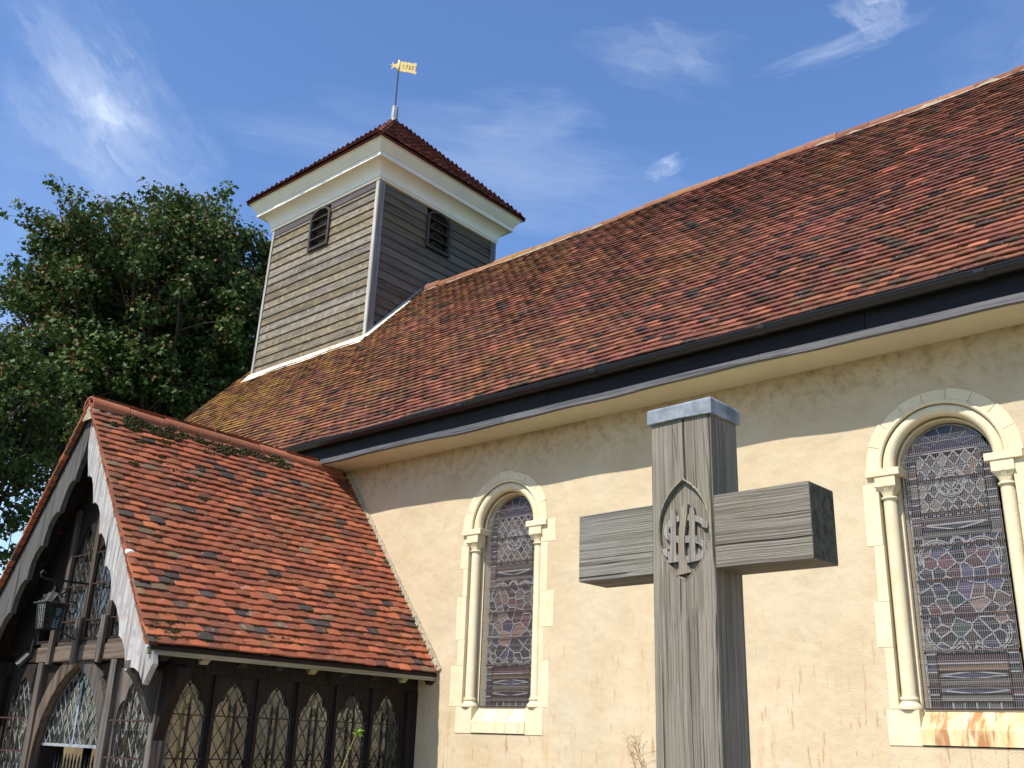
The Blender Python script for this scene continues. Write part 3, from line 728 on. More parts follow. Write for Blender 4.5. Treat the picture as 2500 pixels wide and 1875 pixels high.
        MB().box((min(x0, x1), -0.007, 1.68), (max(x0, x1), 0.17, 1.939)).obj('pedestal', M_ST, win, bevel=0.005)
    # sill
    V = [(xc - 0.368, 0.24, 1.948), (xc + 0.368, 0.24, 1.948), (xc + 0.368, 0.10, 1.93), (xc - 0.368, 0.10, 1.93), (xc + 0.368, -0.010, 1.80), (xc - 0.368, -0.010, 1.80),
         (xc + 0.368, -0.014, 1.69), (xc - 0.368, -0.014, 1.69), (xc + 0.368, 0.24, 1.69), (xc - 0.368, 0.24, 1.69)]
    F = [(0, 1, 2, 3), (3, 2, 4, 5), (5, 4, 6, 7), (7, 6, 8, 9), (9, 8, 1, 0), (0, 3, 5, 7, 9), (1, 8, 6, 4, 2)]
    mesh_obj('sill', V, F, M_STR if idx == 0 else M_STR2, win)
    if not full: 
        MB().plate(arch_outline(xc, 0.36, 1.945, ZSP, 16), [], lambda a, b, d_: (a, 0.2 + d_, b), 0.01).obj('glazing', SG['dark'], win); return
    # ---- stained glass, pane by pane
    yg = 0.185; h = 0.345; zb = 1.955; top = ZSP
    out = [(xc - h, zb), (xc + h, zb)] + arc(xc, top, h, 0, 180, 20)
    cells = []
    z_panel0, z_panel1, z_latt = 2.36, 3.27, 3.44
    # border strips left/right with small squares and roundels
    def rect(a, b, c, d_): return [(a, b), (c, b), (c, d_), (a, d_)]
    bw = 0.085
    for sgn in (-1, 1):
        z = zb; k = 0
        while z < 4.02:
            dz = 0.105 if k % 2 == 0 else 0.06
            a, b = (xc - h, xc - h + bw) if sgn < 0 else (xc + h - bw, xc + h)
            if not (z_panel0 < z < z_panel1 - 0.05):
                cells.append((rect(a, z, b, z + dz), rnd.choice(['white', 'dark', 'brown'] if k % 2 == 0 else ['green', 'ruby', 'blue', 'dark'])))
            z += dz; k += 1
    x0, x1 = xc - h + bw, xc + h - bw
    # foot panel : bars and long lozenges
    z = zb
    bx = x0
    while bx < x1 - 0.02:
        cells.append((rect(bx, zb, bx + (x1 - x0) / 6, zb + 0.055), rnd.choice(['green', 'dark', 'blue', 'white']))); bx += (x1 - x0) / 6
    z = zb + 0.055
    for q in range(2):
        cells.append((rect(x0, z, x1, z + 0.055), 'white')); z += 0.055
        m = (x0 + x1) / 2; hh = 0.055
        loz = [(x0, z + hh / 2), (m, z), (x1, z + hh / 2), (m, z + hh)]
        cells.append((loz, 'blue'))
        cells += [([(x0, z), (m, z), (x0, z + hh / 2)], 'brown'), ([(m, z), (x1, z), (x1, z + hh / 2)], 'brown'), ([(x0, z + hh / 2), (m, z + hh), (x0, z + hh)], 'brown'), ([(x1, z + hh / 2), (x1, z + hh), (m, z + hh)], 'brown')]
        z += hh
    cells.append((rect(x0, z, x1, z + 0.06), 'amber')); z += 0.06
    cells.append((rect(xc - h + bw, z, xc + h - bw, z_panel0), 'ruby'))
    # figure panel: irregular panes
    rs_ = random.Random(surround_seed + 5); seeds = []
    tries = 0
    while len(seeds) < (62 if idx else 54) and tries < 6000:
        tries += 1; p = (rs_.uniform(xc - h, xc + h), rs_.uniform(z_panel0, z_panel1)); mid = 1 - abs(p[0] - xc) / h
        dmin = 0.058 + 0.05 * mid * rs_.random() * (1.3 if p[1] < 2.75 else 0.9)
        if all(math.hypot(p[0] - q[0], (p[1] - q[1]) * 0.85) > dmin for q in seeds): seeds.append(p)
    for s, c in zip(seeds, voronoi(seeds, (xc - h, z_panel0, xc + h, z_panel1))):
        if len(c) < 3: continue
        f = (s[1] - z_panel0) / (z_panel1 - z_panel0); edge = abs(s[0] - xc) / h
        if edge > 0.82: col = rs_.choice(['dark', 'white', 'brown', 'green'])
        elif f > 0.72: col = rs_.choice(['flesh', 'blue', 'dark', 'ruby', 'white', 'blue'])
        elif f > 0.5: col = rs_.choice(['purple', 'flesh', 'blue', 'ruby', 'purple', 'dark'] if idx else ['ruby', 'ruby', 'flesh', 'brown', 'dark'])
        elif f > 0.28: col = rs_.choice(['flesh', 'flesh', 'green', 'blue', 'ruby', 'dark', 'brown'])
        else: col = rs_.choice(['brown', 'brown', 'blue', 'dark', 'green', 'dark'])
        # round the pane corners a little, as cut glass follows curved leads
        cells.append((c, col))
    # bars above the figures
    z = z_panel1
    cells.append((rect(x0, z, x1, z + 0.05), 'white')); z += 0.05
    m = (x0 + x1) / 2; cells += [([(x0, z), (m, z), (x0, z + 0.05)], 'dark'), ([(m, z), (x1, z), (x1, z + 0.05)], 'dark'), ([(x0, z + 0.05), (m, z), (x1, z + 0.05)], 'green')]
    z += 0.05; cells.append((rect(x0, z, x1, z + 0.06), 'brown')); z += 0.06; zl = z
    # diagonal lattice in the head
    dxx = 0.093; dzz = 0.125
    for r in range(-1, 8):
        for c in range(-5, 6):
            cx_ = xc + (c + 0.5 * (r % 2)) * dxx; cz = zl + (r + 0.5) * dzz / 2 * 1.0
            dm = [(cx_, cz - dzz / 2), (cx_ + dxx / 2, cz), (cx_, cz + dzz / 2), (cx_ - dxx / 2, cz)]
            c2 = clip_poly(dm, rect(x0, zl, x1, 3.96))
            if len(c2) > 2 and area(c2) > 4e-4: cells.append((c2, rnd.choice(['white', 'brown', 'amber', 'white'])))
    for k in range(7):   # fan of pieces in the tympanum
        a0, a1 = 180 * k / 7, 180 * (k + 1) / 7
        P = [(xc + 0.13 * math.cos(RAD(a0)), 3.965 + 0.1 * math.sin(RAD(a0))), (xc + 0.36 * math.cos(RAD(a0)), 3.965 + 0.26 * math.sin(RAD(a0))), (xc + 0.36 * math.cos(RAD(a1)), 3.965 + 0.26 * math.sin(RAD(a1))), (xc + 0.13 * math.cos(RAD(a1)), 3.965 + 0.1 * math.sin(RAD(a1)))]
        cells.append((P, rnd.choice(['brown', 'ruby', 'dark', 'blue'])))
    cells.append((arc(xc, 3.965, 0.125, 0, 180, 8), 'purple'))
    came = MB(); cnt = 0; seen = set()
    for poly, col in cells:
        if area(poly) < 0: poly = list(reversed(poly))
        p = clip_poly(out, poly)
        if len(p) < 3 or abs(area(p)) < 2.5e-4: continue
        cx_ = sum(q[0] for q in p) / len(p); cz = sum(q[1] for q in p) / len(p)
        ti, tj = rnd.gauss(0, 0.02), rnd.gauss(0, 0.02)
        V = [(q[0], yg + (q[0] - cx_) * ti + (q[1] - cz) * tj, q[1]) for q in p] + [(q[0], yg + 0.004 + (q[0] - cx_) * ti + (q[1] - cz) * tj, q[1]) for q in p]
        n = len(p); F = [tuple(range(n)), tuple(reversed(range(n, 2 * n)))] + [(i, (i + 1) % n, n + (i + 1) % n, n + i) for i in range(n)]
        mesh_obj('pane', V, F, SG[col], win)
        for i in range(n):
            a, b = p[i], p[(i + 1) % n]; key = tuple(sorted([(round(a[0], 3), round(a[1], 3)), (round(b[0], 3), round(b[1], 3))]))
            if key in seen or math.hypot(a[0] - b[0], a[1] - b[1]) < 0.006: continue
            seen.add(key); came.bar((a[0], yg - 0.004, a[1]), (b[0], yg - 0.004, b[1]), 0.010, 0.006, up=(0, 1, 0))
    # big foiled frame round the figure panel + roundel in the head
    def poly_line(pts, wd=0.009):
        for a, b in zip(pts[:-1], pts[1:]): came.bar((a[0], yg - 0.009, a[1]), (b[0], yg - 0.009, b[1]), wd, 0.006, up=(0, 1, 0))
    for k_, rr in ((0, 0.0), (1, 0.018)):
        for sx_ in (-1, 1):
            poly_line([(xc + sx_ * (q[0]), q[1]) for q in arc(0.17, z_panel1 - 0.17, 0.145 - rr, -20, 140, 9)])
            poly_line([(xc + sx_ * (q[0]), q[1]) for q in arc(0.17, z_panel0 + 0.16, 0.145 - rr, -150, 20, 9)])
        poly_line(arc(xc, z_panel1 - 0.07, 0.06 - rr * 0.6, 0, 180, 7)); poly_line(arc(xc, z_panel0 + 0.08, 0.065 - rr * 0.6, 180, 360, 7))
    for rr in (0.115, 0.10, 0.06): poly_line(arc(xc, 3.70, rr, 0, 360, 16))
    for q in range(6): poly_line([(xc + 0.06 * math.cos(q * 1.05), 3.70 + 0.06 * math.sin(q * 1.05)), (xc + 0.115 * math.cos(q * 1.05 + .3), 3.70 + 0.115 * math.sin(q * 1.05 + .3))])
    came.obj('lead_came', M_CAME, win, fix=False)
    MB().plate(arch_outline(xc, 0.36, 1.945, ZSP, 16), [], lambda a, b, d_: (a, yg + 0.03 + d_, b), 0.01).obj('backing', M_DARK, win)
    for q in range(7):
        z = 2.12 + q * 0.27
        if z < 4.0: MB().bar((xc - 0.35, yg - 0.016, z), (xc + 0.35, yg - 0.016, z), 0.009, 0.009).obj('saddle_bar', M_RUST, win)
    # wire guard: frame, uprights, cross wires
    yw = 0.105; hw = 0.362
    w = MB(); x = xc - hw + 0.006
    while x < xc + hw:
        zt = ZSP + math.sqrt(max(0, hw ** 2 - (x - xc) ** 2)) - 0.03 if abs(x - xc) < hw else ZSP
        zt = min(zt, ZSP + 0.24)
        w.bar((x, yw, 1.95), (x, yw, zt), 0.0019, 0.0019, up=(0, 1, 0)); x += 0.0155
    z = 1.965; k = 0
    while z < ZSP + 0.25:
        hx = hw if z < ZSP else math.sqrt(max(0.0, hw ** 2 - (z - ZSP) ** 2))
        w.bar((xc - hx, yw - 0.003, z), (xc + hx, yw - 0.003, z), 0.0024, 0.0024); z += 0.047 if k % 3 == 0 else 0.016 if k % 3 == 1 else 0.075; k += 1
    w.obj('wire_guard', M_WIRE, win, kind='stuff', fix=False)
    w = MB()
    for sgn in (-1, 1): w.tube([(xc + sgn * hw, yw, 1.95), (xc + sgn * hw, yw, ZSP + 0.02)], 0.0045, 5)
    w.tube([(xc - hw, yw, 1.952), (xc + hw, yw, 1.952)], 0.0045, 5); w.obj('guard_frame', M_RUST, win)
window(0, WINX[0], 11); window(1, WINX[1], 23); window(2, 2.2, 31, full=False)

# mortar fillet where the porch roof meets the wall, with tile ends bedded in it
PX, PRZ, PEX, PEZ = -9.984, 4.84, -8.062, 2.295
pl = math.atan2(PRZ - PEZ, PEX - PX); pc, ps = math.cos(pl), math.sin(pl); PL = math.hypot(PRZ - PEZ, PEX - PX)
w = MB(); nseg = 40
for i in range(nseg):
    s0, s1 = PL * i / nseg, PL * (i + 1) / nseg
    def pt(s, off): return (PEX - s * pc + off * ps, PEZ + s * ps + off * pc)
    j0, j1 = 0.085 + random.gauss(0, 0.004), 0.085 + random.gauss(0, 0.004)
    a, b, c, d_ = pt(s0, 0.0), pt(s0, j0), pt(s1, j1), pt(s1, 0.0)
    w.add([(a[0], -0.05, a[1]), (b[0], -0.012, b[1]), (c[0], -0.012, c[1]), (d_[0], -0.05, d_[1]), (a[0], 0, a[1]), (b[0], 0, b[1]), (c[0], 0, c[1]), (d_[0], 0, d_[1])],
          [(0, 1, 2, 3), (7, 6, 5, 4), (0, 4, 5, 1), (1, 5, 6, 2), (2, 6, 7, 3), (3, 7, 4, 0)])
w.obj('mortar_fillet', M_MORT, nave)
for i in range(28):
    s = 0.05 + i * 0.112; a = (PEX - s * pc + 0.045 * ps, PEZ + s * ps + 0.045 * pc)
    if s > PL - 0.1: break
    w = MB().bar((a[0] - 0.020 * ps, -0.040, a[1] - 0.02 * pc - 0.01), (a[0] + 0.018 * ps - .012, -0.034, a[1] + 0.018 * pc + .012), 0.016, 0.012, up=(0, 1, 0)); w.obj('slip_tile', M_MORT, nave)

# ================================================================== BELL TOWER
tow = thing('bell_tower', (-14.4, 3.95, 8.0), 'square weatherboarded bell turret with white cornice and pyramid tiled roof', 'tower')
Y0, Y1 = 2.38, 5.54; ZT = 11.43
def xl(z): return -16.13 + (z - 8.18) * (0.15 / 3.24)
XR = -12.72
MB().hexa([(-16.08, Y0 + 0.05, 7.0), (XR - 0.05, Y0 + 0.05, 7.0), (XR - 0.05, Y1 - 0.05, 7.0), (-16.08, Y1 - 0.05, 7.0),
           (-15.93, Y0 + 0.05, ZT), (XR - 0.05, Y0 + 0.05, ZT), (XR - 0.05, Y1 - 0.05, ZT), (-15.93, Y1 - 0.05, ZT)]).obj('frame', M_DARK, tow)
LS = (-14.70, -14.08, 10.53); LE = (3.60, 4.25, 10.56)
bh = 0.176; z = 7.88; k = 0
def roof_y(z): return (z - 5.148) / math.tan(SL) - 0.48
while z < ZT - 0.12:
    z1 = z + bh + 0.02
    segs = [(xl(z) + 0.045, XR - 0.05)]
    if z1 > LS[2] + 0.03: segs = [(xl(z) + 0.045, LS[0] + 0.01), (LS[1] - 0.01, XR - 0.05)]
    elif random.random() < 0.3:
        q = random.uniform(-15.4, -13.4); segs = [(xl(z) + 0.045, q - 0.002), (q + 0.002, XR - 0.05)]
    for a, b in segs:
        if z > 8.05: 
            jz = random.gauss(0, 0.003); jz2 = jz + random.gauss(0, 0.003)
            V = [(a, Y0 - 0.030, z + jz), (b, Y0 - 0.030, z + jz2), (b, Y0 + 0.04, z + jz2), (a, Y0 + 0.04, z + jz), (a, Y0 - 0.004, z1), (b, Y0 - 0.004, z1), (b, Y0 + 0.04, z1), (a, Y0 + 0.04, z1)]
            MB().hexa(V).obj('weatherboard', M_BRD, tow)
    ya = max(Y0 + 0.09, 0.0)
    segs = [(ya, Y1 - 0.09)]
    if z1 > LE[2] + 0.03: segs = [(ya, LE[0] + 0.01), (LE[1] - 0.01, Y1 - 0.09)]
    for a, b in segs:
        V = [(XR + 0.030, a, z), (XR + 0.030, b, z), (XR - 0.04, b, z), (XR - 0.04, a, z), (XR + 0.004, a, z1), (XR + 0.004, b, z1), (XR - 0.04, b, z1), (XR - 0.04, a, z1)]
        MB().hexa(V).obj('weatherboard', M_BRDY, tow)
    z += bh
# frieze boards just under the cornice, cut round the louvre heads
MB().box((xl(ZT) + 0.05, Y0 - 0.036, ZT - 0.14), (LS[0] + 0.02, Y0 + 0.03, ZT + 0.05)).obj('frieze_board', M_BRDF, tow)
MB().box((LS[1] - 0.02, Y0 - 0.036, ZT - 0.14), (XR - 0.08, Y0 + 0.03, ZT + 0.05)).obj('frieze_board', M_BRDF, tow)
MB().box((LS[0] + 0.02, Y0 - 0.034, ZT - 0.0), (LS[1] - 0.02, Y0 + 0.03, ZT + 0.05)).obj('frieze_board', M_BRDF, tow)
# corner boards
for (sx0, sx1) in ((0.0, 0.085),):
    MB().hexa([(-16.14, Y0 - 0.045, 7.98), (-16.075, Y0 - 0.045, 7.98), (-16.075, Y0 + 0.05, 7.98), (-16.14, Y0 + 0.05, 7.98),
               (xl(ZT) - 0.01, Y0 - 0.045, ZT + .03), (xl(ZT) + 0.055, Y0 - 0.045, ZT + .03), (xl(ZT) + 0.055, Y0 + 0.05, ZT + .03), (xl(ZT) - 0.01, Y0 + 0.05, ZT + .03)]).obj('corner_board', M_BRDV, tow, bevel=0.004)
MB().box((XR - 0.055, Y0 - 0.047, 8.08), (XR + 0.018, Y0 - 0.02, ZT - 0.02)).obj('corner_board', M_BRDV, tow, bevel=0.004)
MB().box((XR + 0.019, Y0 - 0.047, 8.08), (XR + 0.047, Y0 + 0.10, ZT + 0.03)).obj('corner_board', M_BRDG, tow, bevel=0.004)
MB().box((XR - 0.02, Y1 - 0.10, 8.0), (XR + 0.047, Y1 + 0.045, ZT + 0.03)).obj('corner_board', M_BRDG, tow, bevel=0.004)
MB().box((-16.1, Y1 - 0.03, 8.0), (XR - 0.03, Y1, ZT)).obj('north_boarding', M_BRD, tow)
MB().hexa([(-16.13, Y0 + 0.06, 7.5), (-16.10, Y0 + 0.06, 7.5), (-16.10, Y1 - .04, 7.5), (-16.13, Y1 - .04, 7.5), (-15.98, Y0 + 0.06, ZT), (-15.95, Y0 + 0.06, ZT), (-15.95, Y1 - .04, ZT), (-15.98, Y1 - .04, ZT)]).obj('west_boarding', M_BRDY, tow)
# louvres
M_LOU = mat_wood('louvre_wood', (0.075, 0.066, 0.055), (0.022, 0.020, 0.017), 'Z', 34, crack=0.4, bumpd=0.003)
def louvre(f, W_, z0, label):
    """f(a,d,z): a across 0..W_, d out of the wall"""
    r = W_ / 2; z1 = ZT - 0.02 - r * 0.62
    out = [(0, z0), (W_, z0)] + [(r + r * math.cos(RAD(t)), z1 + 0.62 * r * math.sin(RAD(t))) for t in range(0, 181, 15)]
    ri = r - 0.055
    inn = [(0.055, z0 + 0.05), (W_ - 0.055, z0 + 0.05)] + [(r + ri * math.cos(RAD(t)), z1 + 0.62 * ri * math.sin(RAD(t))) for t in range(0, 181, 15)]
    w = MB().plate(out, [list(reversed(inn))], lambda a, b, d_: f(a, 0.068 - d_, b), 0.10)
    lv = w.obj('louvre_window', M_LOU, tow); lv['label'] = label
    hgt = z1 + 0.62 * r - z0
    for k in range(1, 4):
        zz = z0 + 0.03 + hgt * k / 4.1
        w = MB(); P = [f(0.05, 0.055, zz - 0.018), f(W_ - 0.05, 0.055, zz - 0.018), f(W_ - 0.05, -0.03, zz + 0.0), f(0.05, -0.03, zz + 0.0),
                       f(0.05, 0.055, zz + 0.004), f(W_ - 0.05, 0.055, zz + 0.004), f(W_ - 0.05, -0.03, zz + 0.022), f(0.05, -0.03, zz + 0.022)]
        w.hexa(P).obj('louvre_blade', M_LOU, lv)
    for k in range(4):
        zz = z0 + 0.05 + hgt * k / 4.1
        for q in range(7):
            a0 = 0.06 + (W_ - 0.12) * (q + 0.5) / 7; aa = W_ / 2 + (a0 - W_ / 2) * 0.25
            w = MB().bar(f(aa, -0.01, zz + 0.19), f(a0, 0.0, zz + 0.0), 0.022, 0.008, up=f(0, 1, 0) if False else (0.3, 0.3, 0.1))
            w.obj('lath', M_LOU, lv)
    MB().plate(inn, [], lambda a, b, d_: f(a, -0.045 - d_, b), 0.005).obj('backing', M_DARK, lv)
louvre(lambda a, d_, z: (LS[0] + a, Y0 - d_, z), LS[1] - LS[0], LS[2], 'louvred opening in the sunlit south boarding')
louvre(lambda a, d_, z: (XR + d_, LE[0] + a, z), LE[1] - LE[0], LE[2], 'louvred opening in the shaded east boarding')
# cornice: mitred sweeps
XL = xl(ZT)
def sweep4(prof, name, mat=M_WHT, smooth=False):
    w = MB(); n = len(prof)
    for o_, z in prof:
        w.V += [(XL - o_, Y0 - o_, z), (XR + o_, Y0 - o_, z), (XR + o_, Y1 + o_, z), (XL - o_, Y1 + o_, z)]
    for i in range(n - 1):
        for k in range(4): w.F.append((i * 4 + k, i * 4 + (k + 1) % 4, i * 4 + 4 + (k + 1) % 4, i * 4 + 4 + k))
    return w.obj(name, mat, tow, fix=False)
cove = [(0.04, ZT - 0.005), (0.062, ZT + 0.005), (0.066, ZT + 0.03), (0.05, ZT + 0.04), (0.072, ZT + 0.055)]
for i in range(1, 11):
    t = RAD(90 * i / 10); cove.append((0.072 + 0.205 * (1 - math.cos(t)), ZT + 0.055 + 0.25 * math.sin(t)))
sweep4([(0.0, ZT - 0.005)] + cove, 'cove_moulding')
sweep4([(0.24, ZT + 0.300), (0.285, ZT + 0.302), (0.292, ZT + 0.31), (0.292, ZT + 0.395), (0.26, ZT + 0.40)], 'cornice_band')
sweep4([(0.26, ZT + 0.397), (0.298, ZT + 0.402), (0.305, ZT + 0.415), (0.365, ZT + 0.50), (0.40, ZT + 0.565), (0.43, ZT + 0.575), (0.43, ZT + 0.60)], 'crown_moulding')
# pyramid roof
AP = Vector((-14.36, 3.95, 14.31)); ov = 0.47; ZE = 12.03
cn = [(XL - ov, Y0 - ov), (XR + ov, Y0 - ov), (XR + ov, Y1 + ov), (XL - ov, Y1 + ov)]
w = MB(); w.V = [(x, y, ZE - 0.01) for x, y in cn] + [(x, y, ZE + 0.012) for x, y in cn] + [tuple(AP + Vector((0, 0, -0.03)))]
w.F = [(0, 3, 2, 1)] + [(i, (i + 1) % 4, 4 + (i + 1) % 4, 4 + i) for i in range(4)] + [(4 + i, 4 + (i + 1) % 4, 8) for i in range(4)]
troof = w.obj('roof', M_TTi, tow)
for i in range(4):
    a = Vector((*cn[i], ZE + 0.012)); b = Vector((*cn[(i + 1) % 4], ZE + 0.012)); Lq = (b - a).length; U = (b - a).normalized()
    m = a + U * ((AP - a).dot(U)); up = AP - m; H = up.length; Sd = up.normalized(); t0 = (AP - a).dot(U)
    def bd(s, H=H, t0=t0, Lq=Lq): return t0 * s / H + 0.0, Lq - (Lq - t0) * s / H - 0.0
    def kp(x, s, H=H): return s < H - 0.10
    tile_roof(troof, tuple(a - Sd * 0.02), tuple(U), tuple(Sd), Lq, H, 0.168, 0.098, M_TTo, M_TTi, keep=kp, bounds=bd, limit=150 if i < 2 else 0, wa=0.008, lift=0.004, rough=1.15, k=i * 1.7)
    # hip tiles laid from the eave corner to the apex
    n = 26; hv = AP - a
    if i in (1, 0, 2, 3):
        for q in range(n):
            p0 = a + hv * (q / n) + Vector((0, 0, 0.034)); p1 = a + hv * ((q + 1.15) / n) + Vector((0, 0, 0.028))
            d_ = (p1 - p0).normalized(); side = d_.cross(Vector((0, 0, 1))).normalized(); up_ = side.cross(d_)
            w = MB(); wv = 0.075
            P = [p0 - side * wv - up_ * 0.055, p0 + up_ * 0.012, p0 + side * wv - up_ * 0.055, p1 - side * wv - up_ * 0.055, p1 + up_ * 0.0, p1 + side * wv - up_ * 0.055]
            P2 = [x_ - up_ * 0.013 for x_ in P]
            w.add(P + P2, [(0, 1, 4, 3), (1, 2, 5, 4), (6, 9, 10, 7), (7, 10, 11, 8), (0, 6, 7, 1), (1, 7, 8, 2)]); w.obj('hip_tile', M_TTo, troof)
# lead cap on the apex
MB().lathe((AP.x, AP.y), [(0.13, AP.z - 0.12), (0.085, AP.z - 0.02), (0.078, AP.z + 0.02), (0.074, AP.z + 0.34), (0.066, AP.z + 0.355), (0.03, AP.z + 0.36)], 18).obj('lead_cap', M_LEAD, tow, smooth=True, auto=0.6)
MB().bar((AP.x + 0.05, AP.y - 0.056, AP.z + 0.0), (AP.x + 0.05, AP.y - 0.056, AP.z + 0.34), 0.02, 0.012, up=(1, 0, 0)).obj('lead_seam', M_LEAD, tow)
# flashings
yb = roof_y(8.18)
w = MB().hexa([(-16.22, 2.165, 8.03), (XR + 0.09, 2.165, 8.03), (XR + 0.05, 2.345, 8.12), (-16.18, 2.345, 8.12), (-16.22, 2.165, 8.055), (XR + 0.09, 2.165, 8.055), (XR + 0.05, 2.340, 8.285), (-16.18, 2.340, 8.285)])
w.obj('flashing', M_LEADP, tow, bevel=0.006)
w = MB(); nst = 9
for i in range(nst):
    ya, yb_ = 2.36 + i * 0.155, 2.36 + (i + 1) * 0.155 - 0.004
    za, zb_ = 5.148 + (ya + .48) * sn / cs + 0.02, 5.148 + (yb_ + .48) * sn / cs + 0.02
    MB().hexa([(XR + 0.048, ya, za), (XR + 0.048, yb_, zb_), (XR - .01, yb_, zb_), (XR - .01, ya, za), (XR + 0.056, ya, za + 0.13), (XR + 0.056, yb_, zb_ + 0.13), (XR - .01, yb_, zb_ + 0.13), (XR - .01, ya, za + 0.13)]).obj('lead_soaker', M_LEAD, tow)
    if i < 6:
        MB().hexa([(XR + 0.05, ya - .05, za - .07), (XR + 0.12, ya - .05, za - .07), (XR + 0.12, yb_ - .03, zb_ - .05), (XR + 0.05, yb_ - .03, zb_ - .05),
                   (XR + 0.05, ya - .05, za + 0.045), (XR + 0.115, ya - .05, za + 0.0), (XR + 0.115, yb_ - .03, zb_ + 0.02), (XR + 0.05, yb_ - .03, zb_ + 0.06)]).obj('flashing', M_LEADP, tow)

# ================================================================== WEATHERVANE
va = thing('weathervane', (AP.x, AP.y, AP.z + 0.355), 'gilded banner weathervane dated 1722 on a thin black rod above the tower', 'weathervane')
MB().tube([(AP.x, AP.y, AP.z + 0.30), (AP.x, AP.y, 15.62)], 0.016, 8).obj('rod', M_BLK, va)
az = RAD(50); du = Vector((math.cos(az), math.sin(az), 0)); nn_ = Vector((du.y, -du.x, 0)); O = Vector((AP.x, AP.y, 0))
MB().tube([(AP.x, AP.y, 15.60), (AP.x, AP.y, 15.90)], 0.024, 8).obj('socket', M_GOLD, va, smooth=True)
fl = [(0.02, 15.62), (0.10, 15.615), (0.13, 15.60), (0.16, 15.615), (0.25, 15.61), (0.33, 15.60), (0.37, 15.575), (0.375, 15.60), (0.40, 15.58), (0.385, 15.62), (0.415, 15.64), (0.37, 15.66),
      (0.365, 15.70), (0.39, 15.73), (0.365, 15.755), (0.37, 15.80), (0.41, 15.825), (0.385, 15.85), (0.40, 15.89), (0.365, 15.87), (0.36, 15.90), (0.33, 15.865), (0.25, 15.87), (0.21, 15.885), (0.18, 15.87), (0.14, 15.885), (0.10, 15.875), (0.02, 15.88)]
MB().plate(fl, [], lambda a, b, d_: tuple(O + du * a + nn_ * (0.004 - d_) + Vector((0, 0, b))), 0.008).obj('banner', M_GOLD, va)
tl = [(-0.02, 15.66), (-0.06, 15.70), (-0.09, 15.71), (-0.14, 15.67), (-0.145, 15.64), (-0.165, 15.68), (-0.13, 15.73), (-0.21, 15.755), (-0.14, 15.765), (-0.155, 15.80), (-0.14, 15.84), (-0.12, 15.79), (-0.07, 15.79), (-0.02, 15.83)]
MB().plate(tl, [], lambda a, b, d_: tuple(O + du * a + nn_ * (0.004 - d_) + Vector((0, 0, b))), 0.008).obj('tail', M_GOLD, va)
digits = {'1': [[(0.2, 0.8), (0.5, 1), (0.4, 0)]], '7': [[(0.05, 0.95), (0.9, 1.0), (0.35, 0)]], '2': [[(0.1, 0.8), (0.35, 1), (0.75, 0.95), (0.8, 0.65), (0.1, 0.02), (0.95, 0.05)]]}
for i, ch in enumerate('1722'):
    w = MB()
    for st in digits[ch]:
        P = [O + du * (0.085 + 0.066 * i + 0.048 * a) + nn_ * 0.0065 + Vector((0, 0, 15.70 + 0.09 * b)) for a, b in st]
        for p, q in zip(P[:-1], P[1:]): w.bar(p, q, 0.009, 0.004, up=nn_)
    w.obj('numeral', M_GOLDD, va)

# ================================================================== PORCH
por = thing('timber_porch', (PX, -1.7, 0), 'old oak framed church porch with steep red tiled roof and leaded lights', 'porch')
PF = -3.50            # front of the verge
GY = -3.13            # face of the gable frame
PW = PX - PEX         # negative half width
def prof(x): return PRZ - abs(x - PX) * (PRZ - PEZ) / (PEX - PX)
# roof shell
w = MB()
for sgn in (1, -1):
    e = PX + sgn * (PEX - PX)
    w.hexa([(e, PF + 0.05, PEZ - 0.045), (e, -0.01, PEZ - 0.045), (PX, -0.01, PRZ - 0.045), (PX, PF + 0.05, PRZ - 0.045),
            (e, PF + 0.05, PEZ - 0.012), (e, -0.01, PEZ - 0.012), (PX, -0.01, PRZ - 0.012), (PX, PF + 0.05, PRZ - 0.012)])
proof = w.obj('roof', M_OAKD, por)
def psag(x, s): return -0.012 * math.sin(x * 1.1) * math.sin(s * 1.2)
tile_roof(proof, (PEX, PF, PEZ - 0.02), (0, 1, 0), (-pc, 0, ps), -PF - 0.01, PL - 0.0, 0.166, 0.0885, M_TPo, M_TPi, t=0.0145, gap=0.0035, wa=0.011, lift=0.0065, sag=psag, rough=1.15, k=2.0, camber=1.15)
tile_roof(proof, (2 * PX - PEX, -0.01, PEZ - 0.02), (0, -1, 0), (pc, 0, ps), -PF - 0.01, PL - 0.0, 0.166, 0.0885, M_TPo, M_TPi, wa=0.010, lift=0.0055, limit=0, rough=1.1, k=3.0)
# verge slips: tile undercloak seen from below along both slopes
for sgn in (1, -1):
    for q in range(int(PL / 0.0885) - 1):
        s = 0.02 + q * 0.0885; x_ = PX + sgn * (PEX - PX) - sgn * s * pc; z_ = PEZ + s * ps
        P0 = Vector((x_, PF - 0.004 + random.gauss(0, 0.003), z_ - 0.022)); dv = Vector((-sgn * pc, 0, ps))
        nv = Vector((sgn * ps, 0, pc))
        a, b = P0, P0 + dv * 0.084
        w = MB().hexa([a - nv * 0.0, a + Vector((0, 0.11, 0)), b + Vector((0, 0.11, 0)) - nv * 0.01, b - nv * 0.01,
                       a + nv * 0.013, a + nv * 0.013 + Vector((0, 0.11, 0)), b + nv * 0.003 + Vector((0, 0.11, 0)), b + nv * 0.003])
        w.obj('undercloak_tile', M_TPo, proof)
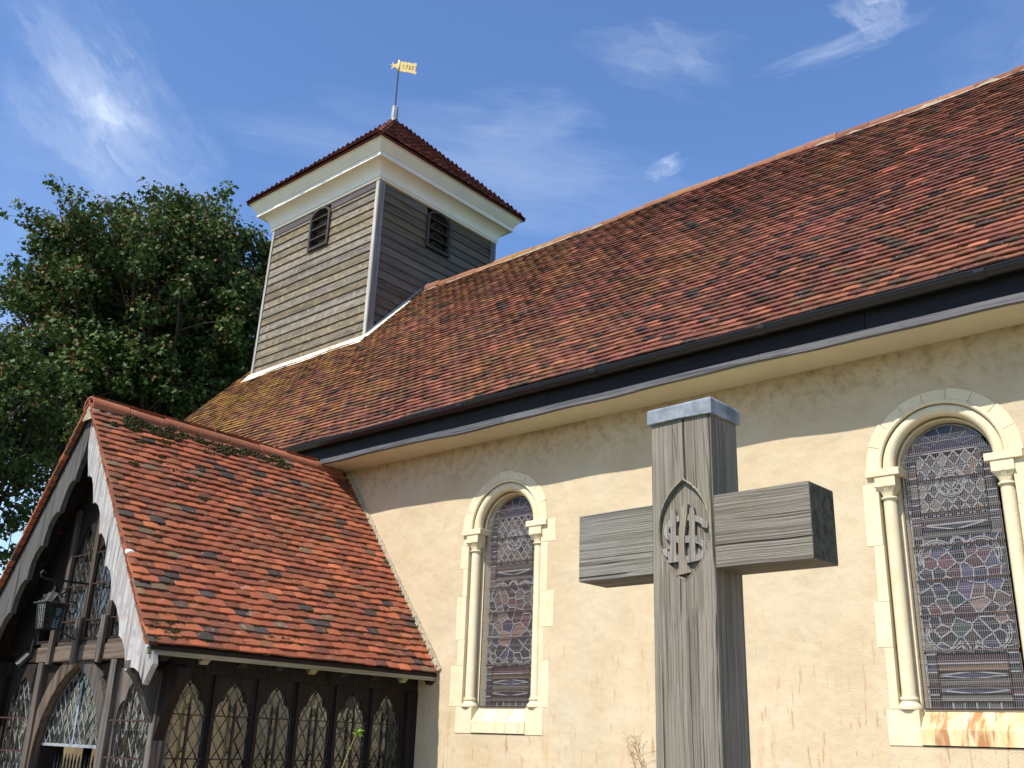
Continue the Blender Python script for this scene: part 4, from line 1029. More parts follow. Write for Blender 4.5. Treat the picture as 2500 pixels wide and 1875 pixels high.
# ridge
y = PF + 0.0
while y < -0.35:
    y1 = min(y + 0.42, -0.02); ridge_tile(y, y1 - 0.004, PX, PRZ - 0.045, 0.105, M_RDGP, proof, axis='y', dz=random.gauss(0, 0.004)); y += 0.425
V = []; F = []
for i in range(61):
    yy = PF + 0.01 + (-0.02 - PF) * i / 60
    for dx_, zz in ((-0.125, PRZ - 0.19), (-0.115, PRZ - 0.10), (0, PRZ), (0.115 + random.gauss(0, 0.008), PRZ - 0.10 + random.gauss(0, 0.008)), (0.125, PRZ - 0.19)): V.append((PX + dx_, yy, zz))
for i in range(60):
    for j in range(4): F.append((i * 5 + j, i * 5 + j + 1, (i + 1) * 5 + j + 1, (i + 1) * 5 + j))
F.append((0, 1, 2, 3, 4)); mesh_obj('ridge_mortar', V, F, M_MORT, proof)
# moss tufts
def tuft(w, p, r, nrm):
    nrm = Vector(nrm); a = nrm.cross(Vector((0, 1, 0))).normalized(); b = nrm.cross(a)
    for q in range(26):
        t = random.uniform(0, 6.28); rr = r * math.sqrt(random.random()); c = Vector(p) + a * math.cos(t) * rr * 0.7 + b * math.sin(t) * rr * 1.3
        h_ = r * 0.5 * random.uniform(0.5, 1.2); k = r * 0.45
        w.add([c + a * k, c - a * k * 0.5 + b * k, c - a * k * 0.5 - b * k, c + nrm * h_], [(0, 1, 3), (1, 2, 3), (2, 0, 3)])
w = MB()
nP = Vector((ps, 0, pc))
def pr_pt(s, y, lift=0.03): return Vector((PEX - s * pc, y, PEZ + s * ps)) + nP * lift
for q in range(46): tuft(w, pr_pt(PL - random.uniform(0.13, 0.30), random.uniform(-3.3, -0.8), 0.035), random.uniform(0.035, 0.085), nP)
for q in range(14): tuft(w, pr_pt(PL - random.uniform(0.35, 1.2), random.uniform(-3.3, -1.9)), random.uniform(0.03, 0.065), nP)
for q in range(34): tuft(w, pr_pt(random.uniform(0.0, 0.35), random.uniform(-3.45, -1.6)), random.uniform(0.015, 0.035), nP)
for q in range(18): tuft(w, pr_pt(random.uniform(0.02, 0.25), random.uniform(-3.46, -3.2)), random.uniform(0.02, 0.045), nP)
for q in range(16): tuft(w, pr_pt(random.uniform(0.3, 2.8), random.uniform(-3.3, -0.3)), random.uniform(0.012, 0.03), nP)
w.obj('moss', M_MOSS, proof, kind='stuff', fix=False)
# a white dab of mortar on the verge
w = MB(); c = pr_pt(1.02, PF + 0.03, 0.035)
V = []; n = 9
for i in range(n):
    t = 6.28 * i / n; V.append(c + Vector((0.02 * math.cos(t) * -pc, 0.055 * math.sin(t), 0.045 * math.cos(t) * ps)))
V.append(c + nP * 0.02); w.add(V, [(i, (i + 1) % n, n) for i in range(n)]); w.obj('mortar_dab', mat_simple('white_mortar', (0.75, 0.74, 0.68), 0.8, 0.1, 30, 0.004), proof)

# bargeboards
inn_pts = [(-9.984, 2.90), (-9.955, 2.76), (-9.905, 2.60), (-9.862, 2.50), (-9.842, 2.425), (-9.800, 2.43), (-9.745, 2.40), (-9.70, 2.33), (-9.655, 2.22), (-9.622, 2.115), (-9.580, 2.125), (-9.50, 2.08), (-9.44, 2.00), (-9.405, 1.88), (-9.384, 1.78),
           (-9.335, 1.79), (-9.25, 1.72), (-9.20, 1.64), (-9.175, 1.54), (-9.166, 1.447), (-9.12, 1.45), (-9.04, 1.40), (-8.98, 1.30), (-8.95, 1.20), (-8.936, 1.111),
           (-8.89, 1.12), (-8.80, 1.05), (-8.73, 0.95), (-8.69, 0.87), (-8.676, 0.79), (-8.60, 0.75), (-8.53, 0.66), (-8.49, 0.56), (-8.474, 0.47), (-8.40, 0.51), (-8.31, 0.50), (-8.22, 0.46), (-8.13, 0.36)]
inn_w = [(x_, z_ + 1.6) for x_, z_ in inn_pts]; inn_w[0] = (-9.984, 4.62)
inn_w[1] = (-9.97, 4.40)
outw = [(-8.02, 2.13), (-8.045, 2.22), (-8.10, prof(-8.10) - 0.065), (PX, PRZ - 0.07)]
poly = inn_w + outw
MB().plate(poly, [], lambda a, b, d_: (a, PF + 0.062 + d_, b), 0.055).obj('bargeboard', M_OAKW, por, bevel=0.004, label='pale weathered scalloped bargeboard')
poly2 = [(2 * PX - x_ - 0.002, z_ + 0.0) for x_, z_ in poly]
MB().plate(poly2, [], lambda a, b, d_: (a, PF + 0.064 + d_, b), 0.055).obj('bargeboard', M_OAKG, por, bevel=0.004, label='dark grey scalloped bargeboard')

# gable frame
ZBm0, ZBm1 = 2.225, 2.375
MB().box((-10.86, GY - 0.03, ZBm0), (-8.50, GY + 0.14, ZBm1)).obj('tie_beam', M_OAKX, por, bevel=0.008)
MB().box((-11.50, GY + 0.02, ZBm0 + 0.01), (-10.865, GY + 0.14, ZBm1)).obj('tie_beam', M_OAKD, por, bevel=0.008)  # west end of the beam, its shade put into darker oak
MB().box((-10.84, GY - 0.012, ZBm1 + 0.001), (-8.60, GY + 0.12, ZBm1 + 0.04)).obj('window_sill', M_OAKX, por, bevel=0.006)
for xx in (-10.50, -9.98, -9.475):
    ztop = prof(xx) - 0.35
    MB().box((xx - 0.042, GY - 0.075, ZBm0 - 0.03), (xx + 0.042, GY - 0.032, ZBm1 + 0.27)).obj('mullion_foot', M_OAKB, por, bevel=0.008)
    MB().box((xx - 0.038, GY - 0.03, ZBm1 + 0.042), (xx + 0.038, GY + 0.06, ztop)).obj('mullion', M_OAKB, por, bevel=0.006)
# cusped gable tracery
def ogee(xc, h, zb, zsp, zt, n=7):
    """trefoil-ogee headed light outline, counter-clockwise from the foot"""
    R = [(xc - h, zb), (xc + h, zb)]
    right = []
    zk = zsp + (zt - zsp) * 0.50; r = h * 0.46
    for i in range(n + 1):       # lower foil
        t = i / n; right.append((xc + h - (h * 0.40) * t ** 2.2 * 1.0, zsp + (zk - zsp) * math.sin(t * math.pi / 2) ** 0.9))
    for i in range(1, n + 1):    # upper ogee foil
        t = i / n; bx = h * (0.60 + 0.10 * math.sin(t * math.pi)) * (1 - t) ** 0.62 if t < 1 else 0
        right.append((xc + bx, zk + (zt - zk) * (0.04 + 0.96 * t)))
    left = [(2 * xc - a, b) for a, b in reversed(right[:-1])]
    return R + right + left
def rail_plate(outer, holes, f, t, name, mat, parent=por):
    return MB().plate(outer, [list(reversed(h)) for h in holes], f, t).obj(name, mat, parent)
gx = [(-10.76, 0.20, 0.55), (-10.24, 0.215, 1.15), (-9.73, 0.21, 1.15), (-9.215, 0.205, 0.55)]
zg0 = ZBm1 + 0.042
outer = [(-10.98, zg0), (-8.985, zg0), (-9.0, prof(-9.0) - 0.15), (PX, PRZ - 0.20), (-10.968, prof(-10.968) - 0.15)]
gh = [ogee(x_, h_, zg0 + 0.03, zg0 + hh * 0.62, zg0 + 0.05 + hh) for x_, h_, hh in gx]
rail_plate(outer, gh, lambda a, b, d_: (a, GY + 0.0 + d_, b), 0.06, 'gable_tracery', M_OAKD)
for sx_ in (-1, 1):
    xx = PX + sx_ * 1.0
    MB().plate([(PX + sx_ * 1.003, zg0), (PX + sx_ * 1.60, zg0 - 0.1), (PX + sx_ * 1.60, prof(PX + 1.6) - 0.06), (PX + sx_ * 1.003, prof(PX + 1.003) - 0.05)], [], lambda a, b, d_: (a, GY + 0.01 + d_, b), 0.05).obj('gable_infill', M_OAKD, por)
npane = [0]
def leaded(outl, f, dx_, dz_, parent, came_mat=M_CAMED, cw=0.007):
    """diamond quarries clipped to the light; each its own pane"""
    xs_ = [p[0] for p in outl]; zs_ = [p[1] for p in outl]; cx_ = (min(xs_) + max(xs_)) / 2; z0 = min(zs_)
    came = MB(); seen = set(); over = MB()
    nr = int((max(zs_) - z0) / dz_ * 2) + 3; nc = int((max(xs_) - min(xs_)) / dx_) + 3
    for r in range(-1, nr):
        for c in range(-nc, nc + 1):
            qx = cx_ + (c + 0.5 * (r % 2)) * dx_; qz = z0 + r * dz_ / 2
            dm = [(qx, qz - dz_ / 2), (qx + dx_ / 2, qz), (qx, qz + dz_ / 2), (qx - dx_ / 2, qz)]
            p = clip_poly(outl, dm)
            if len(p) < 3 or abs(area(p)) < 3e-4: continue
            mx = sum(q[0] for q in p) / len(p); mz = sum(q[1] for q in p) / len(p); ti, tj = random.gauss(0, 0.018), random.gauss(0, 0.018)
            n = len(p); V = [f(q[0], q[1], (q[0] - mx) * ti + (q[1] - mz) * tj) for q in p] + [f(q[0], q[1], 0.003 + (q[0] - mx) * ti + (q[1] - mz) * tj) for q in p]
            F = [tuple(range(n)), tuple(reversed(range(n, 2 * n)))] + [(i, (i + 1) % n, n + (i + 1) % n, n + i) for i in range(n)]
            if npane[0] < 290: mesh_obj('pane', V, F, M_GL, parent); npane[0] += 1
            else: over.add(V, F)
            for i in range(n):
                a, b = p[i], p[(i + 1) % n]; key = tuple(sorted([(round(a[0], 3), round(a[1], 3)), (round(b[0], 3), round(b[1], 3))]))
                if key in seen: continue
                seen.add(key); A, B = Vector(f(a[0], a[1], -0.004)), Vector(f(b[0], b[1], -0.004)); up_ = Vector(f(0, 0, 1)) - Vector(f(0, 0, 0))
                if (A - B).length > 0.004: came.bar(A, B, cw, 0.004, up=up_)
    came.obj('lead_came', came_mat, parent, fix=False)
    if over.V: over.obj('quarries', M_GL, parent, kind='stuff', fix=False)
# front lights
rx = PX
fg = lambda y0: (lambda a, b, d_: (a, y0 + d_, b))
for hh in gh[1:]: leaded(hh, fg(GY + 0.03), 0.105, 0.165, por)
for xx, z0, z1 in ((-10.24, zg0, 3.45), (-9.73, zg0, 3.45), (-9.215, zg0, 2.95)):
    MB().tube([(xx, GY - 0.005, z0), (xx, GY - 0.005, z1)], 0.008, 6).obj('window_bar', M_RUST, por)
for zz in (2.62, 2.98, 3.3):
    for xa, xb in ((-10.45, -10.03), (-9.93, -9.52), (-9.43, -9.0)):
        if zz > 3.0 and xb > -9.2: continue
        MB().bar((xa, GY - 0.014, zz), (xb, GY - 0.014, zz), 0.014, 0.012).obj('window_bar', M_RUST, por)

# posts of the front
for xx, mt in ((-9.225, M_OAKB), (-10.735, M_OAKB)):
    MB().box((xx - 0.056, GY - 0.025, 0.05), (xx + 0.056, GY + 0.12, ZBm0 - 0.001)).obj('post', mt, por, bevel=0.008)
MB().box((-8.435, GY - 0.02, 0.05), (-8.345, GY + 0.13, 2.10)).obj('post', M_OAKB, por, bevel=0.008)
MB().box((-11.615, GY - 0.02, 0.05), (-11.525, GY + 0.13, 2.10)).obj('post', M_OAKD, por, bevel=0.008)  # west corner post in darker oak, shade painted in
# plates and eaves
for sx_, mt in ((1, M_OAKD), (-1, M_OAKD)):
    x_ = PX + sx_ * 1.56
    MB().box((x_ - 0.07, PF + 0.12, 2.10), (x_ + 0.07, -0.001, 2.25)).obj('wall_plate', mt, por, bevel=0.006)
    xe_ = PX + sx_ * (PEX - PX)
    a, b = sorted((xe_ - sx_ * 0.006, xe_ - sx_ * 0.034))
    MB().box((a, PF + 0.03, PEZ - 0.085), (b, -0.005, PEZ - 0.025)).obj('eaves_board', M_OAKE, por, bevel=0.003)
    for q in range(9):
        yy = PF + 0.22 + q * 0.405
        p0 = Vector((xe_ - sx_ * 0.05, yy, PEZ - 0.105)); p1 = Vector((PX + sx_ * 0.05, yy, PRZ - 0.16))
        MB().bar(p0, p1, 0.085, 0.075).obj('rafter', M_OAKE if q % 3 == 1 else M_OAKD, por)
# curved brackets carrying the barge feet forward of the corner posts
for sx_ in (1, -1):
    x0 = PX + sx_ * 1.555; pts_o = []; pts_i = []
    oc = [(GY - 0.02, 1.66), (GY - 0.10, 1.80), (GY - 0.16, 1.92), (GY - 0.23, 2.02), (GY - 0.31, 2.10), (GY - 0.31, 2.17), (GY - 0.02, 2.17)]
    MB().plate(oc, [], lambda a, b, d_: (x0 - 0.05 + d_, a, b), 0.10).obj('bracket', M_OAKB if sx_ > 0 else M_OAKD, por, bevel=0.006)  # west bracket gets the darker oak as painted shade
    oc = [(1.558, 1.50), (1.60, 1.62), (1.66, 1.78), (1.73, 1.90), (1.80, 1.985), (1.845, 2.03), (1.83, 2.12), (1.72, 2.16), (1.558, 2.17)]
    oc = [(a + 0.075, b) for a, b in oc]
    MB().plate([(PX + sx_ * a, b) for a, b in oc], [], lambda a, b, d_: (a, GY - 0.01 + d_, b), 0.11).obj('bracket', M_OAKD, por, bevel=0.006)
# door arch: two curved braces
DA = PX; hw_o, zsp, zap = 0.635, 1.15, 2.215
def garch(h, zs, za, n=16):
    """pointed arch half outline right side from springing to apex"""
    Rr = (h * h + (za - zs) ** 2) / (2 * h); P = []
    for i in range(n + 1):
        z = zs + (za - zs) * i / n; P.append((h - (Rr - math.sqrt(max(0, Rr * Rr - (z - zs) ** 2))), z))
    P[-1] = (0.0, za); return P
ro = []
for a_, b_ in garch(0.80, 1.25, 2.38, 22):
    a_, b_ = min(a_, 0.696), min(b_, 2.222)
    if not ro or math.hypot(ro[-1][0] - a_, ro[-1][1] - b_) > 0.004: ro.append((a_, b_))
if ro[-1][0] > 0.001: ro.append((0.0, 2.222))
ri = garch(0.660, 1.25, 2.19)
for sx_ in (1, -1):
    poly = [(DA + sx_ * a, b) for a, b in ro] + [(DA + sx_ * a, b) for a, b in reversed(ri)] + [(DA + sx_ * 0.660, 0.05), (DA + sx_ * 0.696, 0.05)]
    MB().plate(poly, [], lambda a, b, d_: (a + sx_ * 0.001, GY + 0.0 + d_, b), 0.085).obj('arch_brace', M_OAKB, por, bevel=0.006)
    # carved spandrel between brace, post and beam
    sp = [(DA + sx_ * a, b) for a, b in ro if b > 1.35 and a < 0.69 and b < 2.21]; sp = [(DA + sx_ * 0.696, sp[0][1] - 0.02)] + sp + [(DA + sx_ * 0.696, ZBm0 - 0.002)]
    MB().plate(sp, [], lambda a, b, d_: (a, GY + 0.05 + d_, b), 0.05).obj('spandrel', M_OAKD, por)
# fanlight of quarries and transom
ff = [(a, b) for a, b in garch(0.665, 1.25, 2.185, 24) if b > 1.455]
fan = [(DA - 0.655, 1.445), (DA + 0.655, 1.445)] + [(DA + a, b) for a, b in ff] + [(DA - a, b) for a, b in reversed(ff[:-1])]
leaded(fan, fg(GY + 0.10), 0.105, 0.165, por, M_CAME, 0.006)
MB().box((DA - 0.66, GY + 0.09, 1.42), (DA + 0.66, GY + 0.16, 1.444)).obj('transom', M_LEAD, por)
MB().box((DA - 0.012, GY + 0.086, 1.446), (DA + 0.012, GY + 0.094, 2.02)).obj('window_bar', M_LEAD, por)
# jambs behind the braces to hold the fanlight
for sx_ in (-1, 1):
    a, b = sorted((DA + sx_ * 0.665, DA + sx_ * 0.69)); MB().box((a, GY + 0.121, 0.05), (b, GY + 0.34, 2.1)).obj('door_jamb', M_OAKD, por)
# gate with a spiked top rail
gate = MB()
for q in range(7):
    gx0 = DA - 0.60 + q * 0.1715; MB().box((gx0, GY + 0.20, 0.05), (gx0 + 0.168, GY + 0.235, 1.13)).obj('gate_board', M_OAKD, por, bevel=0.003)
MB().box((DA - 0.60, GY + 0.19, 1.131), (DA + 0.60, GY + 0.25, 1.19)).obj('gate_rail', M_OAKD, por, bevel=0.004)
for q in range(17):
    gx0 = DA - 0.56 + q * 0.07; MB().tube([(gx0, GY + 0.22, 1.19), (gx0, GY + 0.22, 1.29), (gx0 + random.gauss(0, .006), GY + 0.22, 1.36)], [0.012, 0.011, 0.002], 5).obj('gate_spike', M_IRON, por)

# side lights of the front
def side_light_front(xc, h, zt, mat):
    oh = ogee(xc, h, 0.95, 1.62, zt)
    outer = [(xc - h - 0.04, 0.90), (xc + h + 0.04, 0.90), (xc + h + 0.04, ZBm0 - 0.003), (xc - h - 0.04, ZBm0 - 0.003)]
    rail_plate(outer, [oh], lambda a, b, d_: (a, GY + 0.035 + d_, b), 0.06, 'tracery', mat)
    leaded(oh, fg(GY + 0.075), 0.105, 0.165, por, M_CAME, 0.006)
    for q in (-1, 0, 1):
        MB().tube([(xc + q * 0.14, GY + 0.0, 0.95), (xc + q * 0.14, GY + 0.0, (zt - 0.08) if q == 0 else 1.83)], 0.009, 6).obj('window_bar', M_RUST, por)
    for zz in (1.355, 1.675): MB().bar((xc - h - .02, GY - 0.006, zz), (xc + h + .02, GY - 0.006, zz), 0.018, 0.014).obj('window_bar', M_RUST, por)
    MB().box((xc - h - 0.05, GY + 0.0, 0.05), (xc + h + 0.05, GY + 0.10, 0.899)).obj('plinth_panel', M_OAKB, por)
side_light_front(-8.803, 0.325, 2.09, M_OAKB); side_light_front(-11.158, 0.325, 2.09, M_OAKD)  # west light repeats the east one with shade in its oak colour

# east side: six cusped lights between muntins, and the same on the west side
SX = -8.40
cent = [-2.80 + 0.4825 * i for i in range(6)]
for side in (1, -1):
    x_ = PX + side * (SX - PX)
    edges = [GY + 0.131] + [(cent[i] + cent[i + 1]) / 2 for i in range(5)] + [-0.145]
    for i, yc in enumerate(cent):
        h = 0.200; oh = ogee(yc, h, 0.98, 1.70, 2.05)
        y0_, y1_ = edges[i] + (0.0 if i == 0 else 0.020), edges[i + 1] - (0.020 if i < 5 else 0)
        outer = [(y0_, 0.93), (y1_, 0.93), (y1_, 2.098), (y0_, 2.098)]
        f1 = lambda a, b, d_: (x_ - side * (0.0 + d_), a, b)
        if side > 0: rail_plate(outer, [oh], f1, 0.055, 'tracery', M_OAKD)
        else: rail_plate(outer, [oh], f1, 0.055, 'tracery', M_OAKD)
        f2 = lambda a, b, d_: (x_ - side * (0.03 + d_), a, b)
        if side > 0: leaded(oh, f2, 0.118, 0.185, por, M_CAMED, 0.0065)
        else: MB().plate(oh, [], lambda a, b, d_: f2(a, b, d_), 0.004).obj('glazing', M_GL, por)
        if side > 0:
            MB().bar((x_ + 0.018, yc, 0.96), (x_ + 0.018, yc, 1.80), 0.022, 0.018, up=(1, 0, 0)).obj('stay_bar', M_IRON, por)
            w = MB(); w.V = [(x_ + 0.009, yc - 0.011, 1.80), (x_ + 0.027, yc - 0.011, 1.80), (x_ + 0.027, yc + 0.011, 1.80), (x_ + 0.009, yc + 0.011, 1.80), (x_ + 0.018, yc, 1.93)]
            w.F = [(0, 1, 4), (1, 2, 4), (2, 3, 4), (3, 0, 4), (3, 2, 1, 0)]; w.obj('stay_point', M_IRON, por)
            for zz in (1.37, 1.745): MB().bar((x_ + 0.006, y0_ + 0.01, zz), (x_ + 0.006, y1_ - 0.01, zz), 0.012, 0.010).obj('window_bar', M_IRON, por)
    for i in range(1, 6):
        MB().box((x_ - 0.045 if side > 0 else x_ - 0.03, edges[i] - 0.0195, 0.93), (x_ + 0.03 if side > 0 else x_ + 0.045, edges[i] + 0.0195, 2.099)).obj('muntin', M_OAKD, por, bevel=0.005)
    MB().box((x_ - 0.06, -0.14, 0.05), (x_ + 0.06, -0.003, 2.099)).obj('post', M_OAKD, por, bevel=0.006)
    MB().box((x_ - 0.06, GY + 0.131, 0.80), (x_ + 0.06, -0.145, 0.929)).obj('cill_beam', M_OAKD, por, bevel=0.006)
    MB().box((x_ - 0.10, GY + 0.0, 0.0), (x_ + 0.10, -0.002, 0.79)).obj('plinth_wall', M_PL, por)

# ================================================================== LANTERN on its bracket
lx, ly = -9.98, -3.50
w = MB(); w.bar((lx, GY - 0.03, 2.978), (lx, ly - 0.10, 2.972), 0.016, 0.02)
w.tube([(lx, ly - 0.10, 2.975), (lx, ly - 0.145, 2.985), (lx, ly - 0.16, 3.02), (lx, ly - 0.14, 3.045), (lx, ly - 0.11, 3.03)], 0.010, 6)
w.tube([(lx, GY - 0.05, 2.42)] + [(lx, GY - 0.05 - 0.27 * math.sin(t), 2.70 - 0.27 * math.cos(t) * 1.0) for t in [i * 0.3 for i in range(1, 9)]], 0.009, 6)
w.tube([(lx, GY - 0.16 - 0.075 * math.cos(t) * (1 - t / 14), 2.72 + 0.075 * math.sin(t) * (1 - t / 14)) for t in [i * 0.5 for i in range(16)]], 0.007, 5)
w.tube([(lx, GY - 0.27 - 0.04 * math.cos(t), 2.86 + 0.04 * math.sin(t)) for t in [i * 0.6 for i in range(11)]], 0.006, 5)
w.obj('lantern_bracket', M_IRON, por)
lan = thing('lantern', (lx, ly, 2.50), 'small square leaded glass lantern hanging from an iron bracket on the porch gable', 'lantern')
hb, ht = 0.072, 0.092; z0, z1 = 2.50, 2.735
w = MB()
for sx_, sy_ in ((-1, -1), (1, -1), (1, 1), (-1, 1)): w.bar((lx + sx_ * hb, ly + sy_ * hb, z0), (lx + sx_ * ht, ly + sy_ * ht, z1), 0.012, 0.012)
for h_, z_ in ((hb, z0), (ht, z1)):
    for k in range(4):
        c = [(-1, -1), (1, -1), (1, 1), (-1, 1)]; a, b = c[k], c[(k + 1) % 4]
        w.bar((lx + a[0] * h_, ly + a[1] * h_, z_), (lx + b[0] * h_, ly + b[1] * h_, z_), 0.012, 0.012)
for k in range(4):
    c = [(-1, -1), (1, -1), (1, 1), (-1, 1)]; a, b = c[k], c[(k + 1) % 4]
    for q in (1, 2, 3):
        t = q / 4; e = lambda h_: (lx + (a[0] * (1 - t) + b[0] * t) * h_, ly + (a[1] * (1 - t) + b[1] * t) * h_)
        w.bar((*e(hb * 1.02), z0), (*e(ht * 1.02), z1), 0.005, 0.004)
        hz = hb + (ht - hb) * t; zz = z0 + (z1 - z0) * t
        w.bar((lx + a[0] * hz * 1.02, ly + a[1] * hz * 1.02, zz), (lx + b[0] * hz * 1.02, ly + b[1] * hz * 1.02, zz), 0.005, 0.004)
w.obj('lantern_frame', M_IRON, lan)
M_LG = mat_glass('lantern_glass', (0.82, 0.88, 0.86), 0.80)
for k in range(4):
    c = [(-1, -1), (1, -1), (1, 1), (-1, 1)]; a, b = c[k], c[(k + 1) % 4]
    V = [(lx + a[0] * hb, ly + a[1] * hb, z0), (lx + b[0] * hb, ly + b[1] * hb, z0), (lx + b[0] * ht, ly + b[1] * ht, z1), (lx + a[0] * ht, ly + a[1] * ht, z1)]
    V2 = [(lx + (p[0] - lx) * 0.97, ly + (p[1] - ly) * 0.97, p[2]) for p in V]
    mesh_obj('glass', V + V2, [(0, 1, 2, 3), (7, 6, 5, 4), (0, 4, 5, 1), (1, 5, 6, 2), (2, 6, 7, 3), (3, 7, 4, 0)], M_LG, lan)
M_LCAP = mat_simple('aged_copper_cap', (0.055, 0.052, 0.05), 0.6, 0.3, 20, 0.001, spec=0.5)
hc = 0.125; w = MB(); w.box((lx - hc, ly - hc, z1 + 0.006), (lx + hc, ly + hc, z1 + 0.014))
w.V += []
b0 = len(w.V); w.V += [(lx - 0.1, ly - 0.1, z1 + 0.014), (lx + 0.1, ly - 0.1, z1 + 0.014), (lx + 0.1, ly + 0.1, z1 + 0.014), (lx - 0.1, ly + 0.1, z1 + 0.014), (lx - 0.025, ly - 0.025, z1 + 0.12), (lx + 0.025, ly - 0.025, z1 + 0.12), (lx + 0.025, ly + 0.025, z1 + 0.12), (lx - 0.025, ly + 0.025, z1 + 0.12)]
w.F += [tuple(b0 + i for i in f) for f in [(0, 1, 5, 4), (1, 2, 6, 5), (2, 3, 7, 6), (3, 0, 4, 7), (4, 5, 6, 7)]]
# small gablets on each face of the cap
for dx_, dy_ in ((0, -1), (1, 0), (0, 1), (-1, 0)):
    c = Vector((lx + dx_ * 0.10, ly + dy_ * 0.10, z1 + 0.014)); s_v = Vector((-dy_, dx_, 0)); inn_ = Vector((-dx_, -dy_, 0))
    P = [c + s_v * 0.05, c - s_v * 0.05, c + Vector((0, 0, 0.075)), c + inn_ * 0.06 + Vector((0, 0, 0.075))]
    b0 = len(w.V); w.V += [tuple(p) for p in P]; w.F += [(b0, b0 + 3, b0 + 2), (b0 + 1, b0 + 2, b0 + 3)]
w.tube([(lx + 0.022 * math.cos(t), ly, z1 + 0.145 + 0.025 * math.sin(t)) for t in [i * 0.63 for i in range(11)]], 0.005, 5)
w.obj('lantern_cap', M_LCAP, lan, fix=False)
MB().tube([(lx, ly, z1 + 0.168), (lx, ly, 2.97)], 0.005, 5).obj('hanging_link', M_IRON, lan)
# the small flood light on the left of the beam
fl_ = thing('flood_light', (-10.94, -3.22, 2.24), 'small black spotlight on the end of the porch beam', 'spotlight')
w = MB().tube([(-10.93, -3.20, 2.30), (-10.95, -3.28, 2.19)], [0.045, 0.05], 12); w.obj('housing', M_BLK, fl_)
MB().tube([(-10.951, -3.281, 2.188), (-10.953, -3.286, 2.182)], 0.05, 12).obj('lens', M_BLK, fl_)
MB().bar((-10.93, -3.19, 2.32), (-10.93, -3.18, 2.46), 0.035, 0.02).obj('stem', M_BLK, fl_)

# ================================================================== CROSS
CX, CY, TH = -1.5724, -5.4341, RAD(-1.95)
cr = thing('wooden_cross', (CX, CY, 0), 'weathered grey oak memorial cross with carved monogram and lead cap', 'cross')
cr.rotation_euler = (0, 0, TH)
class L0: pass
def cobj(w, name, mat, **k):
    """cross parts are written in the cross's own axes: x across, y back"""
    w.V = [(v[0] + CX, v[1] + CY, v[2]) for v in w.V]; return w.obj(name, mat, cr, **k)
HW = 0.11; DP = 0.1512
# front face with sunk vesica
def vesica(grow=0.0):
    cu, cz, hw_, hh_ = 0.004, 2.226, 0.088 + grow, 0.150 + grow * 1.5
    R_s = []; n = 14
    Rr = (hw_ ** 2 + hh_ ** 2) / (2 * hw_)
    for sgn in (1, -1):
        for i in range(n):
            z = -hh_ + 2 * hh_ * i / n; zz = z * sgn
            R_s.append((cu + sgn * (math.sqrt(Rr * Rr - z * z) - (Rr - hw_)), cz + zz))
    return R_s
ves = vesica()
w = MB().plate([(-HW, 0), (HW, 0), (HW, 2.60), (-HW, 2.60)], [list(reversed(ves))], lambda a, b, d_: (a, d_, b), 0.0125)
w.box((-HW, 0.0125, 0.0), (HW, DP, 2.60)); post_o = cobj(w, 'upright', M_CRV, bevel=0.0025)
# thin rim line round the vesica
v0, v1 = vesica(0.006), vesica(0.002); w = MB(); n = len(v0)
w.V = [(p[0], -0.0025, p[1]) for p in v1] + [(p[0], -0.0005, p[1]) for p in v0]
w.F = [(i, (i + 1) % n, n + (i + 1) % n, n + i) for i in range(n)]; cobj(w, 'carved_rim', M_CRV, fix=False)
# crossbeam (housed through the upright, 1.5 mm back from its face)
for a_, b_ in ((-0.4045, -HW), (HW, 0.4166)):
    w = MB().box((a_, 0.0015, 2.098), (b_, DP - 0.0015, 2.315)); cobj(w, 'arm', M_CRH, bevel=0.003)
M_END = mat_simple('checked_end_grain', (0.055, 0.050, 0.038), 0.95, 0.5, 40, 0.01, col2=(0.12, 0.115, 0.08))
for a_ in (-0.4050, 0.4166):
    w = MB().box((a_, 0.004, 2.101), (a_ + 0.0006, DP - 0.004, 2.312)); cobj(w, 'end_grain', M_END)
